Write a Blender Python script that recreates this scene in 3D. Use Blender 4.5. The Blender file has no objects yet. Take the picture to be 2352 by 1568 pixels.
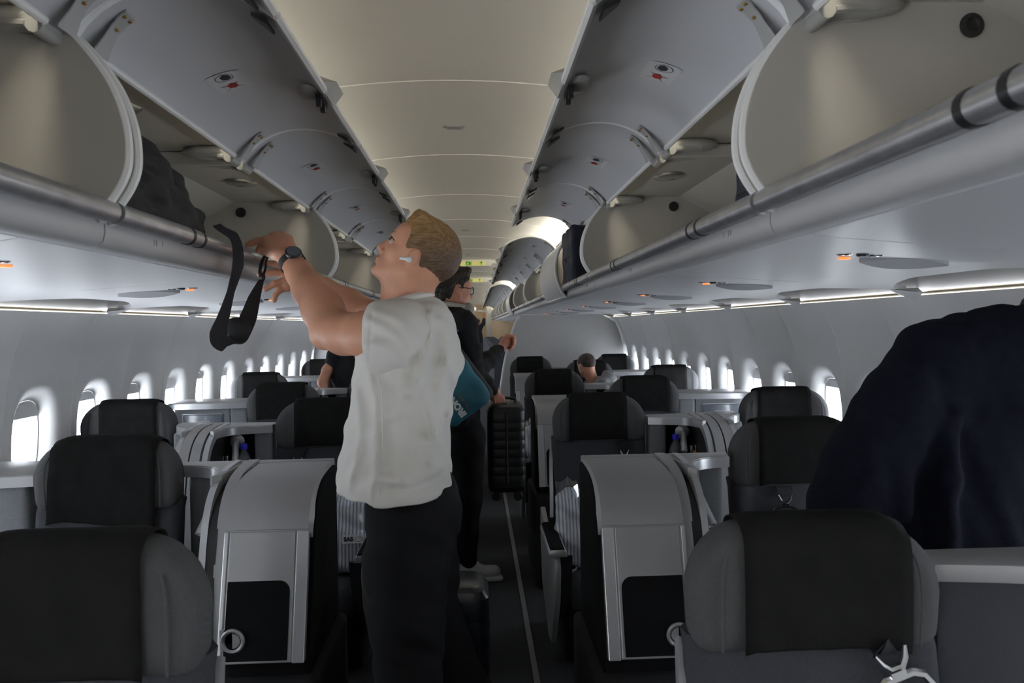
import bpy, math, random
import numpy as np
from mathutils import Vector, Matrix
random.seed(7); np.random.seed(7)
SC = bpy.context.scene; COL = SC.collection
PI = math.pi

# ------------------------------------------------------------------ camera
F_PX, CX, CY, EYE = 1800.0, 1176.0, 784.0, Vector((0.07, 0.0, 1.47))
ROLL = 0.0157
YAW, PITCH = math.atan(83.5/F_PX), math.atan(35.3/F_PX)
cam_d = bpy.data.cameras.new('camera'); cam = bpy.data.objects.new('camera', cam_d); COL.objects.link(cam)
cam_d.sensor_width = 36; cam_d.lens = F_PX/2352*36; cam_d.clip_start = 0.05
CAM_R = Matrix.Rotation(-YAW, 3, 'Z') @ Matrix.Rotation(PI/2-PITCH, 3, 'X') @ Matrix.Rotation(-ROLL, 3, 'Z')
cam.matrix_world = Matrix.Translation(EYE) @ CAM_R.to_4x4()
SC.camera = cam
cam_d.dof.use_dof = True; cam_d.dof.focus_distance = 3.0; cam_d.dof.aperture_fstop = 7.0

def at(px, py, d):
    """the point of the cabin that lies d metres down the aisle and shows at this pixel of the photograph"""
    r = CAM_R @ Vector(((px-CX)/F_PX, (CY-py)/F_PX, -1.0))
    return EYE + r*(d/r.y)

# ------------------------------------------------------------------ sky, exposure
SC.view_settings.view_transform = 'Standard'; SC.view_settings.look = 'None'
SC.view_settings.exposure = 0.0; SC.view_settings.gamma = 1.0; SC.view_settings.use_curve_mapping = False
W = bpy.data.worlds.new('sky'); SC.world = W; W.use_nodes = True
bg = W.node_tree.nodes['Background']; bg.inputs[0].default_value = (0.93, 0.965, 1.0, 1)
# overcast sky, set somewhat brighter towards the right
_n, _l = W.node_tree.nodes, W.node_tree.links
_tc = _n.new('ShaderNodeTexCoord'); _sp = _n.new('ShaderNodeSeparateXYZ'); _mr = _n.new('ShaderNodeMapRange')
_mr.inputs['From Min'].default_value = -.7; _mr.inputs['From Max'].default_value = .7; _mr.inputs['To Min'].default_value = 14.0; _mr.inputs['To Max'].default_value = 20.0
_l.new(_tc.outputs['Generated'], _sp.inputs[0]); _l.new(_sp.outputs['X'], _mr.inputs['Value'])
# sunlit apron below the left-hand windows
_gz = _n.new('ShaderNodeMapRange'); _gz.inputs['From Min'].default_value = -.22; _gz.inputs['From Max'].default_value = -.60; _gz.inputs['To Max'].default_value = 38.0; _l.new(_sp.outputs['Z'], _gz.inputs['Value'])
_gx = _n.new('ShaderNodeMapRange'); _gx.inputs['From Min'].default_value = -.05; _gx.inputs['From Max'].default_value = -.35; _l.new(_sp.outputs['X'], _gx.inputs['Value'])
_mu = _n.new('ShaderNodeMath'); _mu.operation = 'MULTIPLY'; _l.new(_gz.outputs[0], _mu.inputs[0]); _l.new(_gx.outputs[0], _mu.inputs[1])
_ad = _n.new('ShaderNodeMath'); _ad.operation = 'ADD'; _l.new(_mr.outputs[0], _ad.inputs[0]); _l.new(_mu.outputs[0], _ad.inputs[1]); _l.new(_ad.outputs[0], bg.inputs[1])
COVE_W, COVE_C = 17.0, (1.0, 0.91, 0.72)
SIDE_W, SIDE_C = .5, (1.0, 0.80, 0.55)
PORTALS = []

# ------------------------------------------------------------------ materials
def mat(name, col, rough=0.6, metal=0.0, bump=0.0, scale=60.0, vary=0.0, vscale=6.0, spec=0.5, sheen=0.0, emit=None, emit_s=0, kind='noise', stretch=None, trans=0.0, alpha=1.0, coat=0.0):
    m = bpy.data.materials.new(name); m.use_nodes = True
    n = m.node_tree.nodes; l = m.node_tree.links; b = n['Principled BSDF']
    b.inputs['Base Color'].default_value = (*col, 1); b.inputs['Roughness'].default_value = rough; b.inputs['Metallic'].default_value = metal
    b.inputs['Specular IOR Level'].default_value = spec
    if sheen: b.inputs['Sheen Weight'].default_value = sheen
    if coat: b.inputs['Coat Weight'].default_value = coat
    if trans: b.inputs['Transmission Weight'].default_value = trans
    if alpha < 1: b.inputs['Alpha'].default_value = alpha
    if emit: b.inputs['Emission Color'].default_value = (*emit, 1); b.inputs['Emission Strength'].default_value = emit_s
    tc = n.new('ShaderNodeTexCoord'); src = tc.outputs['Object']
    if stretch:
        mp = n.new('ShaderNodeMapping'); mp.inputs['Scale'].default_value = stretch; l.new(src, mp.inputs[0]); src = mp.outputs[0]
    if vary:
        t = n.new('ShaderNodeTexNoise'); t.inputs['Scale'].default_value = vscale; t.inputs['Detail'].default_value = 5; l.new(src, t.inputs['Vector'])
        r = n.new('ShaderNodeValToRGB'); e = r.color_ramp.elements
        e[0].position = .3; e[1].position = .7
        e[0].color = (*[c*(1-vary) for c in col], 1); e[1].color = (*[min(1, c*(1+vary)) for c in col], 1)
        l.new(t.outputs['Fac'], r.inputs[0]); l.new(r.outputs[0], b.inputs['Base Color'])
    if bump:
        if kind == 'weave':
            a = n.new('ShaderNodeTexWave'); a.inputs['Scale'].default_value = scale; a.bands_direction = 'X'; l.new(src, a.inputs['Vector'])
            c = n.new('ShaderNodeTexWave'); c.inputs['Scale'].default_value = scale; c.bands_direction = 'Z'; l.new(src, c.inputs['Vector'])
            x = n.new('ShaderNodeMath'); x.operation = 'MULTIPLY'; l.new(a.outputs['Fac'], x.inputs[0]); l.new(c.outputs['Fac'], x.inputs[1]); h = x.outputs[0]
        else:
            a = n.new('ShaderNodeTexNoise'); a.inputs['Scale'].default_value = scale; a.inputs['Detail'].default_value = 6; l.new(src, a.inputs['Vector']); h = a.outputs['Fac']
        bp = n.new('ShaderNodeBump'); bp.inputs['Strength'].default_value = bump; bp.inputs['Distance'].default_value = 0.004
        l.new(h, bp.inputs['Height']); l.new(bp.outputs[0], b.inputs['Normal'])
    return m

M = {}
M['ceil'] = mat('ceiling_panel', (.66, .655, .64), .5, bump=.05, scale=300)
M['wall'] = mat('sidewall_plastic', (.80, .80, .80), .55, bump=.05, scale=250)
M['reveal'] = mat('window_reveal', (.80, .80, .81), .45)
M['bin'] = mat('bin_plastic', (.46, .46, .47), .42, bump=.04, scale=250)
M['bin_in'] = mat('bin_interior', (.44, .425, .39), .6, bump=.05, scale=200)
M['rimw'] = mat('white_rim', (.74, .74, .74), .35)
M['door_in'] = mat('door_lining', (.50, .50, .52), .45, bump=.06, scale=220)
M['psu'] = mat('service_panel', (.50, .505, .52), .38, bump=.04, scale=220)
M['psu_grey'] = mat('grille_grey', (.30, .30, .32), .6, bump=.3, scale=900)
M['bar'] = mat('rail_metal', (.45, .455, .47), .36, .75, bump=.05, scale=90, vary=.12, vscale=25)
M['black'] = mat('black_plastic', (.012, .012, .014), .4)
M['rubber'] = mat('black_rubber', (.02, .02, .02), .7)
M['bracket'] = mat('hinge_grey', (.33, .33, .32), .45)
M['screw'] = mat('brass_screw', (.42, .25, .10), .35, .8)
M['chrome'] = mat('chrome', (.75, .76, .78), .15, 1.0)
M['steel'] = mat('brushed_steel', (.60, .60, .61), .35, .45)
M['floor'] = mat('carpet_dark', (.024, .025, .028), .95, bump=.6, scale=500, vary=.25, vscale=60)
M['track'] = mat('track_metal', (.20, .20, .21), .45, .5)
M['beige'] = mat('galley_beige', (.74, .60, .44), .6, vary=.05)
M['cove'] = mat('cove_lining', (.50, .44, .33), .6)
M['part'] = mat('partition_grey', (.48, .475, .47), .7, bump=.2, scale=400, vary=.06, vscale=80)
M['silver'] = mat('silver_paint', (.37, .37, .375), .38, .35, bump=.05, scale=400)
M['edge'] = mat('deck_edge', (.50, .51, .53), .3, .5)
M['shell'] = mat('shell_fabric', (.19, .20, .215), .9, bump=.4, scale=500, vary=.08, vscale=120)
M['seat'] = mat('seat_fabric', (.066, .068, .078), .95, bump=.5, scale=330, kind='weave', vary=.12, vscale=300, spec=.1)
M['head'] = mat('headrest_fabric', (.105, .105, .11), .95, bump=.5, scale=330, kind='weave', vary=.1, vscale=300, spec=.1)
M['cloth'] = mat('headrest_cloth', (.015, .0147, .0148), .85, bump=.35, scale=260, vary=.15, vscale=20, spec=.06)
M['darkpanel'] = mat('charcoal_panel', (.008, .008, .009), .85, bump=.2, scale=500, spec=.12)
M['base'] = mat('base_charcoal', (.02, .02, .022), .85, bump=.3, scale=500, spec=.15)
M['belt'] = mat('belt_webbing', (.022, .022, .028), .8, bump=.5, scale=220, kind='weave')
M['screen'] = mat('grey_screen', (.12, .14, .17), .25, coat=.3)
M['inkw'] = mat('pale_print', (.55, .55, .56), .6)
M['blue'] = mat('blue_cap', (.02, .02, .55), .4)
M['orange'] = mat('orange_strap', (.50, .17, .03), .6)
M['bottle'] = mat('bottle_plastic', (.7, .74, .8), .08, trans=.9, spec=.6)
M['amber'] = mat('amber_lamp', (.9, .3, .08), .4, emit=(1.0, .22, .04), emit_s=1.3)
M['exit_y'] = mat('exit_yellow', (.62, .60, .22), .6, emit=(.85, .80, .28), emit_s=.22)
M['exit_g'] = mat('exit_green', (.06, .42, .06), .6)
M['exit_w'] = mat('exit_white', (.8, .8, .8), .5, emit=(1, 1, 1), emit_s=.5)
M['ink'] = mat('dark_ink', (.02, .025, .04), .6)
M['red'] = mat('red_print', (.35, .03, .03), .6)
M['plac'] = mat('placard_grey', (.55, .55, .55), .5)
M['economy'] = mat('economy_seat', (.05, .058, .075), .8, bump=.3, scale=300)
def strip_mat(name, col, s):
    m = bpy.data.materials.new(name); m.use_nodes = True; n = m.node_tree.nodes; n.clear()
    e = n.new('ShaderNodeEmission'); e.inputs[0].default_value = (*col, 1); e.inputs[1].default_value = s
    o = n.new('ShaderNodeOutputMaterial'); m.node_tree.links.new(e.outputs[0], o.inputs[0]); return m
M['cove_lamp'] = strip_mat('cove_lamp', COVE_C, COVE_W)
M['side_lamp'] = strip_mat('side_lamp', SIDE_C, SIDE_W)
def glass_mat():
    m = bpy.data.materials.new('window_glass'); m.use_nodes = True; n = m.node_tree.nodes; l = m.node_tree.links; n.clear()
    t = n.new('ShaderNodeBsdfTransparent'); t.inputs[0].default_value = (.93, .96, 1, 1)
    g = n.new('ShaderNodeBsdfGlossy'); g.inputs['Roughness'].default_value = .05
    x = n.new('ShaderNodeMixShader'); x.inputs[0].default_value = .06
    o = n.new('ShaderNodeOutputMaterial'); l.new(t.outputs[0], x.inputs[1]); l.new(g.outputs[0], x.inputs[2]); l.new(x.outputs[0], o.inputs[0]); return m
M['glass'] = glass_mat()

# ------------------------------------------------------------------ mesh helpers
def link(name, me, parent=None, smooth=True, mods=None):
    o = bpy.data.objects.new(name, me); COL.objects.link(o)
    if parent is not None:                      # parts are modelled in cabin coordinates
        o.parent = parent
        if parent.type == 'EMPTY': o.matrix_parent_inverse = (Matrix.Translation(parent.location) @ parent.rotation_euler.to_matrix().to_4x4()).inverted()
    return o

def tag(o, label=None, cat=None, group=None, kind=None):
    if label: o['label'] = label
    if cat: o['category'] = cat
    if group: o['group'] = group
    if kind: o['kind'] = kind
    return o

def empty(name, loc, label, cat, group=None, rz=0.0):
    o = bpy.data.objects.new(name, None); COL.objects.link(o); o.location = loc; o.rotation_euler = (0, 0, rz); o.empty_display_size = .1
    return tag(o, label, cat, group)

class MB:
    """collects shapes; build() links them as ONE mesh object"""
    def __init__(s): s.v = []; s.f = []; s.mi = []; s.cur = 0
    def add(s, vs, fs):
        o = len(s.v); s.v += [tuple(x) for x in vs]
        for f in fs: s.f.append(tuple(i+o for i in f)); s.mi.append(s.cur)
        return s
    def box(s, lo, hi, T=None):
        (a, b, c), (d, e, f) = lo, hi
        vs = [(a,b,c),(d,b,c),(d,e,c),(a,e,c),(a,b,f),(d,b,f),(d,e,f),(a,e,f)]
        if T is not None: vs = [T @ Vector(v) for v in vs]
        return s.add(vs, [(0,3,2,1),(4,5,6,7),(0,1,5,4),(1,2,6,5),(2,3,7,6),(3,0,4,7)])
    def loft(s, rings, close=True, cap=True, loop=False):
        n = len(rings[0]); vs = [p for r in rings for p in r]; fs = []; k = len(rings)
        for i in range(k if loop else k-1):
            for j in range(n if close else n-1):
                a, b = i*n+j, i*n+(j+1) % n; c, d = ((i+1) % k)*n+(j+1) % n, ((i+1) % k)*n+j
                fs.append((a, b, c, d))
        if cap and close and not loop:
            fs.append(tuple(range(n-1, -1, -1))); fs.append(tuple((k-1)*n+j for j in range(n)))
        return s.add(vs, fs)
    def prism(s, poly, a, b, ax='y'):
        """extrude a 2-D outline along an axis"""
        def P(p, t): return {'x': (t, p[0], p[1]), 'y': (p[0], t, p[1]), 'z': (p[0], p[1], t)}[ax]
        return s.loft([[P(p, a) for p in poly], [P(p, b) for p in poly]])
    def tube(s, pts, r, seg=10, closed=False, cap=True):
        pts = [Vector(p) for p in pts]; n = len(pts); rr = r if isinstance(r, (list, tuple)) else [r]*n; rings = []
        up = None
        for i, p in enumerate(pts):
            if closed: t = pts[(i+1) % n]-pts[i-1]
            else: t = pts[min(i+1, n-1)]-pts[max(i-1, 0)]
            t.normalize()
            if up is None:
                up = Vector((0, 0, 1)) if abs(t.z) < .9 else Vector((1, 0, 0))
            u = (up-t*up.dot(t)); u.normalize(); w = t.cross(u); up = u
            rings.append([p+(u*math.cos(2*PI*k/seg)+w*math.sin(2*PI*k/seg))*rr[i] for k in range(seg)])
        return s.loft(rings, True, cap, loop=closed)
    def band(s, pts, wid, thick, side):
        """flat ribbon through pts; side = direction(s) of its width"""
        pts = [Vector(p) for p in pts]; n = len(pts); rings = []
        for i, p in enumerate(pts):
            t = (pts[min(i+1, n-1)]-pts[max(i-1, 0)]).normalized()
            sd = Vector(side[i] if isinstance(side, list) else side); sd = (sd-t*sd.dot(t)).normalized(); nn = t.cross(sd)
            w = wid[i] if isinstance(wid, (list, tuple)) else wid
            rings.append([p-sd*w/2-nn*thick/2, p+sd*w/2-nn*thick/2, p+sd*w/2+nn*thick/2, p-sd*w/2+nn*thick/2])
        return s.loft(rings)
    def lathe(s, prof, T, seg=20):
        """prof = [(radius, height)], turned about local z, then placed by T"""
        return s.loft([[T @ Vector((r*math.cos(2*PI*k/seg), r*math.sin(2*PI*k/seg), h)) for k in range(seg)] for r, h in prof])
    def ball(s, c, r, seg=14, rings=8):
        c = Vector(c); r = (r, r, r) if isinstance(r, (int, float)) else r; R = []
        for i in range(1, rings):
            a = PI*i/rings; R.append([(c.x+r[0]*math.sin(a)*math.cos(2*PI*k/seg), c.y+r[1]*math.sin(a)*math.sin(2*PI*k/seg), c.z-r[2]*math.cos(a)) for k in range(seg)])
        return s.loft(R)
    def build(s, name, m, parent=None, smooth=True, bevel=0, seg=2, sub=0, solid=0, angle=40):
        me = bpy.data.meshes.new(name); me.from_pydata(s.v, [], s.f); me.update()
        ms = m if isinstance(m, (list, tuple)) else [m]
        for x in ms: me.materials.append(M[x] if isinstance(x, str) else x)
        if len(ms) > 1: me.polygons.foreach_set('material_index', s.mi)
        import bmesh
        bm = bmesh.new(); bm.from_mesh(me); bmesh.ops.recalc_face_normals(bm, faces=bm.faces[:])
        if bevel:
            es = [e for e in bm.edges if len(e.link_faces) == 2 and e.calc_face_angle(0) > math.radians(angle)]
            bmesh.ops.bevel(bm, geom=es, offset=bevel, segments=seg, profile=.6, affect='EDGES', clamp_overlap=True)
        bm.to_mesh(me); bm.free()
        if smooth:
            me.polygons.foreach_set('use_smooth', [True]*len(me.polygons)); me.set_sharp_from_angle(angle=math.radians(angle))
        o = link(name, me, parent)
        if solid:
            d = o.modifiers.new('solid', 'SOLIDIFY'); d.thickness = solid; d.offset = 0
        if sub:
            d = o.modifiers.new('sub', 'SUBSURF'); d.levels = sub; d.render_levels = sub
        return o

def rotT(loc, rx=0, ry=0, rz=0):
    return Matrix.Translation(Vector(loc)) @ Matrix.Rotation(rz, 4, 'Z') @ Matrix.Rotation(ry, 4, 'Y') @ Matrix.Rotation(rx, 4, 'X')

def aim(a, b):
    """matrix whose z runs from a to b"""
    a = Vector(a); z = (Vector(b)-a).normalized(); return Matrix.Translation(a) @ z.to_track_quat('Z', 'Y').to_matrix().to_4x4()

def catmull(pts, n=8, closed=False):
    P = [Vector(p) for p in pts]; out = []; m = len(P)
    rng = range(m if closed else m-1)
    for i in rng:
        p0 = P[i-1] if (closed or i) else P[0]; p1 = P[i]; p2 = P[(i+1) % m]; p3 = P[(i+2) % m] if (closed or i+2 < m) else P[-1]
        for k in range(n):
            t = k/n; out.append(.5*((2*p1)+(p2-p0)*t+(2*p0-5*p1+4*p2-p3)*t*t+(3*p1-p0-3*p2+p3)*t**3))
    if not closed: out.append(P[-1])
    return out

def copy_tree(o, parent=None):
    c = o.copy(); COL.objects.link(c)
    if parent is not None: inv = o.matrix_parent_inverse.copy(); c.parent = parent; c.matrix_parent_inverse = inv
    for ch in list(o.children): copy_tree(ch, c)
    return c

def place(o, loc, mirror=False):
    o.location = loc
    if mirror: o.scale = (-1, 1, 1)
    return o

ORD = ['first', 'second', 'third', 'fourth', 'fifth', 'sixth', 'seventh', 'eighth', 'ninth', 'tenth', 'eleventh', 'twelfth', 'thirteenth', 'fourteenth',
       'fifteenth', 'sixteenth', 'seventeenth', 'eighteenth', 'nineteenth', 'twentieth', 'twenty-first', 'twenty-second', 'twenty-third', 'twenty-fourth', 'twenty-fifth', 'twenty-sixth', 'twenty-seventh', 'twenty-eighth', 'twenty-ninth', 'thirtieth']
def text_mesh(name, body, size, T, m, parent=None, ext=.001, align='CENTER', bold=0.0):
    cu = bpy.data.curves.new(name, 'FONT'); cu.body = body; cu.size = size; cu.extrude = ext; cu.align_x = align; cu.align_y = 'CENTER'; cu.offset = bold
    t = bpy.data.objects.new(name, cu); COL.objects.link(t)
    dg = bpy.context.evaluated_depsgraph_get(); me = bpy.data.meshes.new_from_object(t.evaluated_get(dg)); COL.objects.unlink(t); bpy.data.objects.remove(t)
    me.transform(T); me.materials.clear(); me.materials.append(M[m])
    return link(name, me, parent)

# ------------------------------------------------------------------ signed-distance sculpting (one continuous surface)
class SDF:
    def __init__(s, lo, hi, h):
        s.lo = np.array(lo, float); s.h = h; s.n = np.ceil((np.array(hi)-s.lo)/h).astype(int)+1
        s.ax = [(s.lo[i]+h*np.arange(s.n[i])).astype(np.float32) for i in range(3)]
        s.F = np.full(tuple(s.n), .3, np.float32)
    def reg(s, lo, hi):
        sl = []; co = []
        for i in range(3):
            a = max(0, int((lo[i]-s.lo[i])/s.h)-1); b = min(s.n[i], int((hi[i]-s.lo[i])/s.h)+3)
            if b <= a: return None, None
            sl.append(slice(a, b)); sh = [1, 1, 1]; sh[i] = b-a; co.append(s.ax[i][a:b].reshape(sh))
        return tuple(sl), co
    def put(s, fn, lo, hi, k=.01, cut=False):
        m = k+.012; sl, co = s.reg([x-m for x in lo], [x+m for x in hi])
        if sl is None: return s
        d = fn(*co); f = s.F[sl]
        if cut: d = -d; f2 = -f; d2 = -d; h = np.maximum(k-np.abs(f2-d2), 0)/max(k, 1e-6); s.F[sl] = -(np.minimum(f2, d2)-h*h*k*.25)
        else: h = np.maximum(k-np.abs(f-d), 0)/max(k, 1e-6); s.F[sl] = np.minimum(f, d)-h*h*k*.25
        return s
    def cap(s, a, b, ra, rb=None, k=.01, cut=False, sc=None, R=None):
        """tapered capsule; sc = (sx,sy,sz) squash in axes R"""
        a = np.array(a, float); b = np.array(b, float); rb = ra if rb is None else rb; mx = max(ra, rb)
        if sc is None:
            ba = b-a; L = max(float(ba@ba), 1e-9)
            def fn(x, y, z):
                px, py, pz = x-a[0], y-a[1], z-a[2]; t = np.clip((px*ba[0]+py*ba[1]+pz*ba[2])/L, 0, 1)
                return np.sqrt((px-t*ba[0])**2+(py-t*ba[1])**2+(pz-t*ba[2])**2)-(ra+(rb-ra)*t)
            lo = np.minimum(a, b)-mx; hi = np.maximum(a, b)+mx
        else:
            Rm = np.eye(3) if R is None else np.array(R, float); S = np.array(sc, float); A = (Rm@a)/S; B = (Rm@b)/S; ba = B-A; L = max(float(ba@ba), 1e-9); q = S.min()
            def fn(x, y, z):
                p = [(Rm[i, 0]*x+Rm[i, 1]*y+Rm[i, 2]*z)/S[i]-A[i] for i in range(3)]; t = np.clip((p[0]*ba[0]+p[1]*ba[1]+p[2]*ba[2])/L, 0, 1)
                return (np.sqrt((p[0]-t*ba[0])**2+(p[1]-t*ba[1])**2+(p[2]-t*ba[2])**2)-(ra+(rb-ra)*t))*q
            e = mx*S.max(); lo = np.minimum(a, b)-e; hi = np.maximum(a, b)+e
        return s.put(fn, lo, hi, k, cut)
    def chain(s, pts, rs, k=.01, **kw):
        for i in range(len(pts)-1): s.cap(pts[i], pts[i+1], rs[i], rs[i+1], k, **kw)
        return s
    def ell(s, c, r, R=None, k=.01, cut=False):
        c = np.array(c, float); r = np.array(r if not isinstance(r, (int, float)) else (r, r, r), float); Rm = np.eye(3) if R is None else np.array(R, float)
        def fn(x, y, z):
            dx, dy, dz = x-c[0], y-c[1], z-c[2]
            p = [Rm[i, 0]*dx+Rm[i, 1]*dy+Rm[i, 2]*dz for i in range(3)]
            k0 = np.sqrt((p[0]/r[0])**2+(p[1]/r[1])**2+(p[2]/r[2])**2); k1 = np.sqrt((p[0]/r[0]**2)**2+(p[1]/r[1]**2)**2+(p[2]/r[2]**2)**2)+1e-6
            return k0*(k0-1)/k1
        e = r.max(); return s.put(fn, c-e, c+e, k, cut)
    def box(s, c, hf, rd=.01, R=None, k=.01, cut=False):
        c = np.array(c, float); hf = np.array(hf, float); Rm = np.eye(3) if R is None else np.array(R, float)
        def fn(x, y, z):
            dx, dy, dz = x-c[0], y-c[1], z-c[2]
            q = [np.abs(Rm[i, 0]*dx+Rm[i, 1]*dy+Rm[i, 2]*dz)-(hf[i]-rd) for i in range(3)]
            return np.sqrt(np.maximum(q[0], 0)**2+np.maximum(q[1], 0)**2+np.maximum(q[2], 0)**2)+np.minimum(np.maximum(np.maximum(q[0], q[1]), q[2]), 0)-rd
        e = float(np.linalg.norm(hf)); return s.put(fn, c-e, c+e, k, cut)
    def half(s, p, n, k=.004, lo=None, hi=None):
        """cut away everything on the n side of the plane through p"""
        p = np.array(p, float); n = np.array(n, float); n = n/np.linalg.norm(n)
        lo = s.lo if lo is None else lo; hi = s.lo+s.h*s.n if hi is None else hi
        return s.put(lambda x, y, z: -((x-p[0])*n[0]+(y-p[1])*n[1]+(z-p[2])*n[2]), lo, hi, k, True)
    def disp(s, fn): s.F += fn(s.ax[0].reshape(-1, 1, 1), s.ax[1].reshape(1, -1, 1), s.ax[2].reshape(1, 1, -1)).astype(np.float32); return s
    def mesh(s, relax=1):
        F = s.F; S = F < 0; nx, ny, nz = F.shape
        c = np.zeros((nx-1, ny-1, nz-1), np.int8)
        for i in (0, 1):
            for j in (0, 1):
                for k in (0, 1): c += S[i:nx-1+i, j:ny-1+j, k:nz-1+k]
        mix = (c > 0) & (c < 8); I = np.argwhere(mix); idx = np.full(mix.shape, -1, np.int32); idx[mix] = np.arange(len(I))
        P = np.zeros((len(I), 3)); cnt = np.zeros(len(I))
        cor = [(i, j, k) for i in (0, 1) for j in (0, 1) for k in (0, 1)]
        V = {q: F[I[:, 0]+q[0], I[:, 1]+q[1], I[:, 2]+q[2]] for q in cor}
        for q in cor:
            for a in range(3):
                if q[a] == 0:
                    w = list(q); w[a] = 1; w = tuple(w); f0, f1 = V[q], V[w]; m = (f0 < 0) != (f1 < 0)
                    t = np.where(m, f0/np.where(m, f0-f1, 1), 0); pt = np.tile(np.array(q, float), (len(I), 1)); pt[:, a] = t
                    P[m] += pt[m]; cnt[m] += 1
        P = (P/cnt[:, None]+I)*s.h+s.lo
        Q = []
        for a in range(3):
            b, c2 = (a+1) % 3, (a+2) % 3
            s0 = [slice(None)]*3; s1 = [slice(None)]*3; s0[a] = slice(0, -1); s1[a] = slice(1, None)
            ch = S[tuple(s0)] != S[tuple(s1)]; E = np.argwhere(ch)
            E = E[(E[:, b] > 0) & (E[:, c2] > 0) & (E[:, b] < s.n[b]-1) & (E[:, c2] < s.n[c2]-1)]
            def cell(db, dc):
                g = E.copy(); g[:, b] -= db; g[:, c2] -= dc; return idx[g[:, 0], g[:, 1], g[:, 2]]
            q = np.stack([cell(1, 1), cell(0, 1), cell(0, 0), cell(1, 0)], 1)
            ins = S[E[:, 0], E[:, 1], E[:, 2]]; q[~ins] = q[~ins][:, ::-1]; Q.append(q)
        Q = np.concatenate(Q); Q = Q[(Q >= 0).all(1)]
        for _ in range(relax):
            A = np.zeros_like(P); n = np.zeros(len(P))
            for i in range(4):
                np.add.at(A, Q[:, i], P[Q[:, (i+1) % 4]]); np.add.at(n, Q[:, i], 1)
                np.add.at(A, Q[:, i], P[Q[:, (i-1) % 4]]); np.add.at(n, Q[:, i], 1)
            P = P*.5+.5*A/np.maximum(n, 1)[:, None]
        return P, Q
    def build(s, name, m, parent=None, relax=1):
        P, Q = s.mesh(relax); me = bpy.data.meshes.new(name)
        me.vertices.add(len(P)); me.vertices.foreach_set('co', P.astype(np.float32).ravel())
        me.loops.add(len(Q)*4); me.loops.foreach_set('vertex_index', Q.astype(np.int32).ravel())
        me.polygons.add(len(Q)); me.polygons.foreach_set('loop_start', np.arange(0, len(Q)*4, 4, dtype=np.int32)); me.polygons.foreach_set('loop_total', np.full(len(Q), 4, np.int32))
        me.update(calc_edges=True); me.validate(); me.polygons.foreach_set('use_smooth', [True]*len(Q))
        for x in (m if isinstance(m, (list, tuple)) else [m]): me.materials.append(M[x])
        return link(name, me, parent)
# ================================================================== the setting
MOD = 1.067
Y_FRONT, Y_END = -2.6, 28.0
WALLP = [(0.0, 1.60), (.12, 1.72), (.35, 1.825), (.6, 1.845), (.85, 1.852), (1.03, 1.848), (1.2, 1.832), (1.35, 1.805), (1.47, 1.765), (1.56, 1.705)]
def wall_x(z):
    zs = [p[0] for p in WALLP]; xs = [p[1] for p in WALLP]; return float(np.interp(z, zs, xs))
_zs = np.linspace(0, 1.56, 200); _sm = np.interp(_zs, [p[0] for p in WALLP], [p[1] for p in WALLP])
_k = np.ones(25)/25; _sm = np.convolve(np.pad(_sm, 12, mode='edge'), _k, 'valid'); _sm[-12:] = np.interp(_zs[-12:], [_zs[-13], 1.56], [_sm[-13], 1.705])
def wall_x(z): return float(np.interp(z, _zs, _sm))

m = MB(); m.box((-1.75, Y_FRONT, -.03), (1.75, Y_END, 0)); tag(m.build('floor', 'floor', smooth=False), kind='structure')
for s, nm in ((1, 'trim_right_track'), (-1, 'trim_left_track')):
    m = MB(); m.box((s*.30-.012, Y_FRONT, 0), (s*.30+.012, 12.0, .006)); tag(m.build(nm, 'track', smooth=False), kind='structure')

# arched ceiling panels, a raised joint rib between them
m = MB(); cx = np.linspace(-.63, .63, 25)
def cz(x): return 2.25-.17*x*x
y = 2.50-MOD*5; seams = []
while y < Y_END: seams.append(y); y += MOD
ys = [Y_FRONT]+[q for q in seams]+[Y_END]
for a, b in zip(ys, ys[1:]): m.loft([[(x, a, cz(x)) for x in cx], [(x, b, cz(x)) for x in cx]], close=False, cap=False)
for q in seams:
    m.loft([[(x, q-.006, cz(x)) for x in cx], [(x, q-.004, cz(x)-.003) for x in cx], [(x, q+.004, cz(x)-.003) for x in cx], [(x, q+.006, cz(x)) for x in cx]], close=False, cap=False)
tag(m.build('ceiling', 'ceil'), kind='structure')

# cove lining beside the ceiling and the light strips that lie in it
for s, nm in ((1, 'right'), (-1, 'left')):
    m = MB(); pr = [(.63, cz(.63)), (.70, 2.17), (.76, 2.14), (.78, 2.10), (.74, 2.075), (.69, 2.07)]
    m.loft([[(s*x, a, z) for x, z in pr] for a in (Y_FRONT, Y_END)], close=False, cap=False); tag(m.build('trim_%s_cove' % nm, 'rimw'), kind='structure')
    m = MB(); a = Y_FRONT+.1
    while a < Y_END-1:
        b = a+1.0; m.add([(s*.650, a, 2.118), (s*.650, b, 2.118), (s*.680, b, 2.150), (s*.680, a, 2.150)], [(0, 1, 2, 3)]); a += MOD
    o = m.build('trim_%s_lightstrip' % nm, 'cove_lamp', smooth=False); tag(o, kind='structure')

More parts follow.
